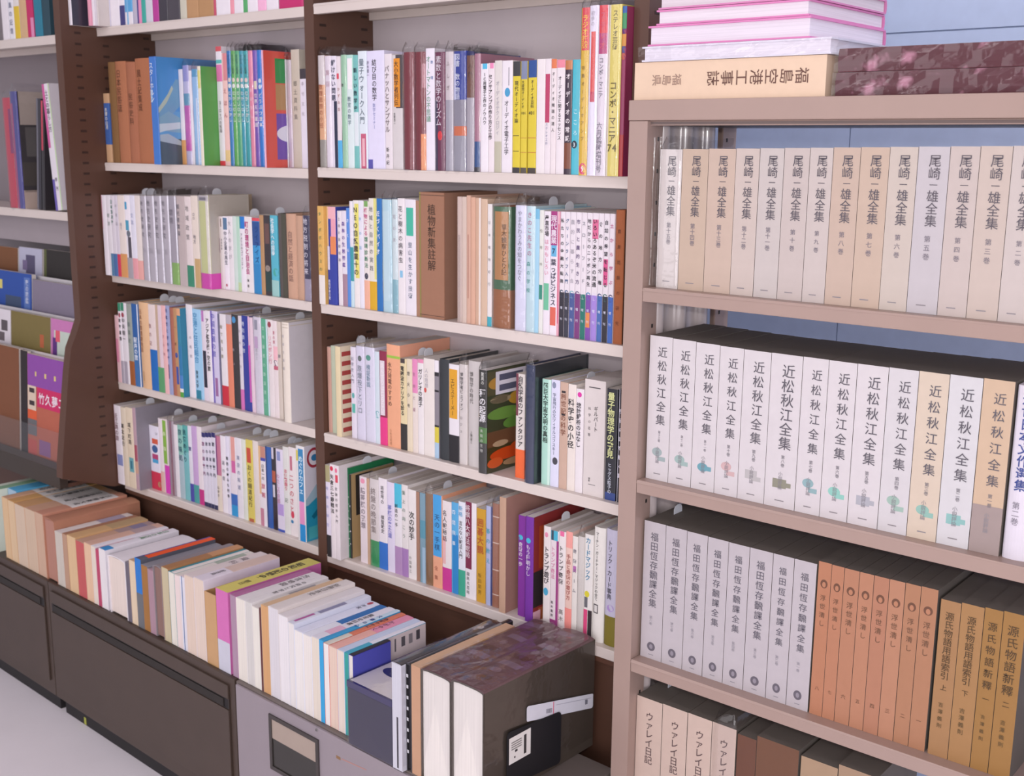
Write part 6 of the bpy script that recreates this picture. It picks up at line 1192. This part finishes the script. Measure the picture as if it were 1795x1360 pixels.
YT = YR + .006
lying('hardback', 'thick cream slipcased volume with brown title, at the bottom of the stack', .8115, 1.1180, ZT, ZT + .0540, YT, .215, 'dfc4aa', 'd8c8b8', k='x', text=[('福島空港工事誌', '6a4a40', .075, .6, .48, .36), ('福島県', '9a7e70', .73, .9, .48, .28)])
lying('hardback', 'white volume in loose plastic, on the cream one', .826, 1.1250, ZT + .0545, ZT + .0760, YT - .004, .23, 'dcd8e4', 'e2dce6', fl='', fore=True)
lying('hardback', 'pink-covered volume with white page edges, lowest of the pink ones', .833, 1.0915, ZT + .0766, ZT + .1050, YT, .25, 'd884b6', 'ded6e0', fore=True)
lying('hardback', 'pink-covered volume with white page edges, second of the pink ones', .8455, 1.0870, ZT + .1056, ZT + .1270, YT + .002, .25, 'd884b6', 'e0d8e0', fore=True)
lying('hardback', 'pink-covered volume with white page edges, topmost in view', .8490, 1.0890, ZT + .1276, ZT + .1480, YT + .001, .25, 'd084b0', 'd6ccd2', fore=True)
for (z0, z1, lab, dx) in ((ZT, ZT + .0300, 'lower long maroon mottled album in plastic, on the rack top', 0), (ZT + .0305, ZT + .0605, 'upper long maroon mottled album in plastic, on the lower one', .002)):
    r_ = thing('album', lab, 'album', (1.132 + dx, YT + .002, z0), None, 'maroon albums on the rack top')
    mb = MB()
    hh_ = z1 - z0
    pf = [(0, hh_), (.24, hh_), (.24, hh_ - .003), (.006, hh_ - .003), (.003, hh_ - .006), (.003, .006), (.006, .003), (.24, .003), (.24, 0), (0, 0), (-.002, hh_ * .25), (-.0026, hh_ * .5), (-.002, hh_ * .75)]
    mb.prism(pf, 0, .42, mat('5a222c', 'marble'), axis='x')
    mb.build('cover', r_)
    mb = MB()
    mb.box((.003, .007, .0035), (.417, .236, hh_ - .0035), mat('8a6a6c', 'pages'))
    mb.build('page_block', r_)
    mb = MB()
    rnd = random.Random(lab)
    grid = [[(-.004 + .43 * j / 24, -.0035 - rnd.uniform(0, .0022), .0006 + (hh_ - .0006) * i / 3) for i in range(4)] for j in range(25)]
    for a, b in zip(grid, grid[1:]):
        for q in range(3):
            mb.poly([a[q], b[q], b[q + 1], a[q + 1]], film())
    mb.build('plastic_sleeve', r_, label='clear plastic sleeve')
# clear bags round the stacked books
for (x0, x1, z0, z1, lab, nm) in ((.822, 1.130, ZT + .0548, ZT + .0755, 'loose clear bag around the white volume', 'white'),):
    bag = [o for o in COL.objects if o.get('label', '').startswith('white volume in loose plastic')][0]
    mb = MB()
    rnd = random.Random(nm)
    grid = [[(x0 + (x1 - x0) * j / 16, YT - .0065 - rnd.uniform(0, .003), z0 + (z1 - z0) * i / 3) for i in range(4)] for j in range(17)]
    for a, b in zip(grid, grid[1:]):
        for q in range(3):
            mb.poly([a[q], b[q], b[q + 1], a[q + 1]], film())
    gr = [[(x1 + .002 + rnd.uniform(0, .004), YT - .006 + .25 * j / 8, z0 + (z1 - z0) * i / 3) for i in range(4)] for j in range(9)]
    for a, b in zip(gr, gr[1:]):
        for q in range(3):
            mb.poly([a[q], b[q], b[q + 1], a[q + 1]], film())
    bo = mb.build('plastic_bag', bag, label='loose clear bag')
    bo.matrix_parent_inverse = bag.matrix_world.inverted()

# ------------------------------------------------------------------ far-left display rack
XL = -1.72
rk = thing('display_rack', 'dark brown display rack beyond the end panel, cream shelves above slanted ledges', 'shelf rack')
mb = MB()
mb.box((XL, .166, 0), (XE - .001, .176, 1.97), mat('8a8084', 'steel'))
mb.build('back_panel', rk)
for z in (1.657, 1.220):
    shelf_board(XL, XE - .001, z, .022, 0, .165, CREAM, parent=rk)
mb = MB()
mb.box((XL, .05, 1.125), (XE - .001, .058, 1.197), mat('a0969a', 'steel'))
mb.build('header_panel', rk, label='grey strip under the lower shelf')
clear = film()
for (y, z) in ((.012, 1.03), (-.038, .945), (-.088, .855)):
    mb = MB()
    mb.box((XL, y, z - .003), (XE - .001, y + .040, z), mat('6a5c58', 'steel'))
    mb.build('ledge', rk)
    mb = MB()
    mb.box((XL, y - .004, z - .003), (XE - .001, y - .0006, z + .012), mat('e0dcde', 'gloss'))
    mb.build('ledge_lip', rk, label='white ledge lip')
mb = MB()
mb.prism([(-.138, .551), (.165, .551), (.165, .5605), (-.138, .5605)], XL, XE - .001, BROWN, axis='x')
mb.build('bottom_board', rk)
mb = MB()
mb.box((XL, .06, 0), (XE - .001, .07, .55), BROWN)
mb.build('kick_panel', rk, label='dark brown panel under the bottom board')
mb = MB()
mb.prism([(-.160, .551), (-.1385, .551), (-.1385, .606), (-.160, .598)], XL, XE - .001, mat('3c332c', 'brownsteel'), axis='x')
mb.build('front_lip', rk, label='dark front lip')
mb = MB()
mb.prism([(-.1600, .5985), (-.1572, .5995), (-.1442, .69), (-.1470, .69)], XL, XE - .001, clear, axis='x')
mb.build('acrylic_guard', rk, label='clear acrylic guard strip')

GL_ = 'books on the far-left display rack'
for (x0, w, h, col, look, bands, side, lean) in (
        (-1.245, .034, .19, 'e6e0e4', 'white book at the left edge of view', [], [], 0), (-1.209, .028, .19, 'e4e2e8', 'white book with grey-blue title', [], [], 0),
        (-1.180, .028, .2, 'e0dad6', 'white book with yellow foot', [(.6, 1, 'dcbc3c')], [], 0), (-1.150, .034, .19, 'd0ac84', 'tan book', [], [], 0),
        (-1.115, .032, .19, 'c42c64', 'crimson-magenta book', [(.75, 1, 'd88ab0', .6, 1)], [], 0), (-1.078, .038, .2, '2c7c94', 'teal-blue book', [], [], 0), (-1.038, .036, .2, '2a4854', 'dark teal book', [], [], 0)):
    t = [('風の記憶', '6a7088', .5, .95, .5, .5)] if 'title' in look else []
    build_book('p', 'paperback', look + ', top shelf of the display rack', 'book', GL_, (x0, .003, 1.6573), None, w, .13, h, col, 'd8d0c8', '', bands, [], side, t)
build_book('p', 'magazine', 'crimson glossy magazine, lower shelf of the display rack', 'magazine', GL_, (-1.278, .002, 1.2203), None, .05, .15, .29, 'c43c54', 'd8d0c8', 'gp', [(.1, .5, '8a3a6c', .6, 1)], [], [], [])
build_book('p', 'magazine', 'blue-violet glossy magazine with its misty cover outward, display rack', 'magazine', GL_, (-1.222, -.004, 1.2203), None, .036, .155, .305, '4c4a90', 'd8d0c8', 'gp', [(.1, 1, 'a84478', 0, .35)], [], [(0, 1, 0, 1, '4a4648'), (.02, 1, 0, .28, 'b8aaa0'), (.1, .9, .3, .55, '6a6664'), (0, .6, .6, .8, '5a5450'), (0, 1, .84, 1, 'c8b4a8')], [])
build_book('h', 'hardback', 'grey-spined black book leaning, display rack', 'book', GL_, (-1.136, .002, 1.2236), Matrix.Rotation(math.radians(7), 3, 'Y'), .024, .14, .285, '6a6872', 'd0c8c0', 'g', [(0, 1, '34323a', .6, 1)], [], [(0, 1, 0, 1, '2e2c30')], [])
build_book('p', 'paperback', 'thin red and black book leaning, display rack', 'book', GL_, (-1.105, .002, 1.2222), Matrix.Rotation(math.radians(6.5), 3, 'Y'), .014, .14, .28, '302c30', 'd0c8c0', 'g', [(0, .45, 'c84058', 0, .7)], [], [], [])
build_book('p', 'magazine', 'white and pink magazine with black title, nearest the end panel', 'magazine', GL_, (-1.030, -.002, 1.2222), Matrix.Rotation(math.radians(-5), 3, 'Y'), .034, .15, .318, 'e6dfe6', 'd0c8c0', 'g', [(0, .5, 'd45a9c', 0, .4), (.75, 1, '6a5ab0', 0, .4), (0, 1, 'b8d0a0', .9, 1)], [], [], [('土との暮らし方', '2c282e', .05, .38, .62, .45), ('季刊', '4a464c', .72, .86, .62, .3)])
for k_, (x0, x1, z0, z1, y, th, col, look, pr, wr) in enumerate((
        (-1.50, -1.315, 1.0305, 1.103, .040, .012, '7c5030', 'russet cover on the top ledge', [], []),
        (-1.312, -1.185, 1.0305, 1.108, .040, .010, 'b8b8cc', 'pale blue figure cover on the top ledge', [(.3, .7, .25, 1, '5a5470'), (.15, .35, .45, .8, '7a6c90')], []),
        (-1.172, -.96, 1.0305, 1.110, .040, .012, '2e2a28', 'near-black cover on the top ledge', [(0, .06, 0, 1, '5a6038')], []),
        (-1.44, -1.152, .9455, 1.046, -.010, .014, '2c50a0', 'deep blue cover with a yellow moon', [(.38, .44, .25, .5, 'd8cc70'), (.5, .8, .65, 1, '40506c'), (.86, .97, .1, .95, '5a78b8')], [('夜の図鑑', 'c8d0e8', .15, .8, .92, .06)]),
        (-1.148, -.86, .9455, 1.034, -.010, .014, '837a8c', 'grey-mauve cover beside the deep blue one', [(.88, 1, 0, 1, 'a08088')], []),
        (-1.36, -1.186, .8555, .951, -.060, .012, 'dcd6dc', 'white and black speckled cover', [(.7, .9, .3, .6, '5c5458'), (.6, .8, .65, .9, '6a6064')], []),
        (-1.184, -.980, .8555, .952, -.060, .012, '7a6c3c', 'olive cover with a small orange figure', [(.74, .84, .5, .85, 'b4603c')], []),
        (-.977, -.83, .8555, .952, -.060, .012, 'c47ab0', 'pink and mint cover next to the end panel', [(.1, .9, .3, 1, 'c0ccc0'), (.05, .2, .5, 1, '5a2c78'), (.15, .3, .3, .6, 'd85a6c')], []),
        (-1.36, -1.062, .5615, .868, -.121, .014, '7c4c30', 'rust-brown wood-grained cover on the bottom ledge', [(0, 1, .9, 1, '5a4434')], []),
        (-1.058, -1.022, .5615, .866, -.121, .012, '2a2326', 'dark slanting booklet beside the rust-brown cover, bottom ledge', [], []),
        (-1.019, -.828, .5615, .862, -.121, .014, 'b4624c', 'purple and rust cover with a white title on crimson, bottom ledge', [(0, 1, 0, .27, '8a4aa0'), (.25, 1, .27, .44, 'c82860'), (.0, .22, .27, .48, 'd8c4b0'), (.04, .18, .29, .33, '3a2c30'), (.04, .18, .4, .44, '3a2c30'), (0, .24, .48, .56, 'd85c34'), (0, .24, .56, .7, '6a6a6c'), (0, .24, .74, .9, 'c05048'), (.3, .6, .72, .85, '8a5a8c'), (.2, .24, .14, .18, 'd8c080'), (.45, .5, .14, .18, 'd8c080'), (.7, .75, .14, .18, 'd8c080')], [('竹久夢二', 'f0e0e8', .3, .41, .62, .16)]))):
    tilt = Matrix.Rotation(math.radians(-4), 3, 'X')
    R_ = tilt @ Matrix.Rotation(-math.pi / 2, 3, 'Z')
    w_, h_ = x1 - x0, z1 - z0
    root = build_book('p', 'magazine' if h_ > .2 else 'picture_book', look + (', display rack' if 'ledge' in look or 'panel' in look else ', on a middle ledge of the display rack'), 'magazine' if h_ > .2 else 'book', 'face-out covers on the display rack', (x0, y, z0 + .0015), R_, th, w_, h_, col, 'd8d0c8', '', [], [], pr, [])
    if wr:
        mb = MB()
        for (s_, c_, t0, t1, uc, us) in wr:
            if s_ == '竹久夢二':
                write(mb, s_, lambda a, b: (th + .0011, w_ * .30 + a, h_ * (1 - .36) - b), .03, w_ * .68 / 4, mat(c_, 'ink'), vertical=False)
            else:
                st = (t1 - t0) * h_ / len(s_)
                write(mb, s_, lambda a, b: (th + .0011, w_ * uc + a, h_ * (1 - t0) - b), min(st, us * w_ * 1.3), st, mat(c_, 'ink'))
        mb.build('title_lettering', root)
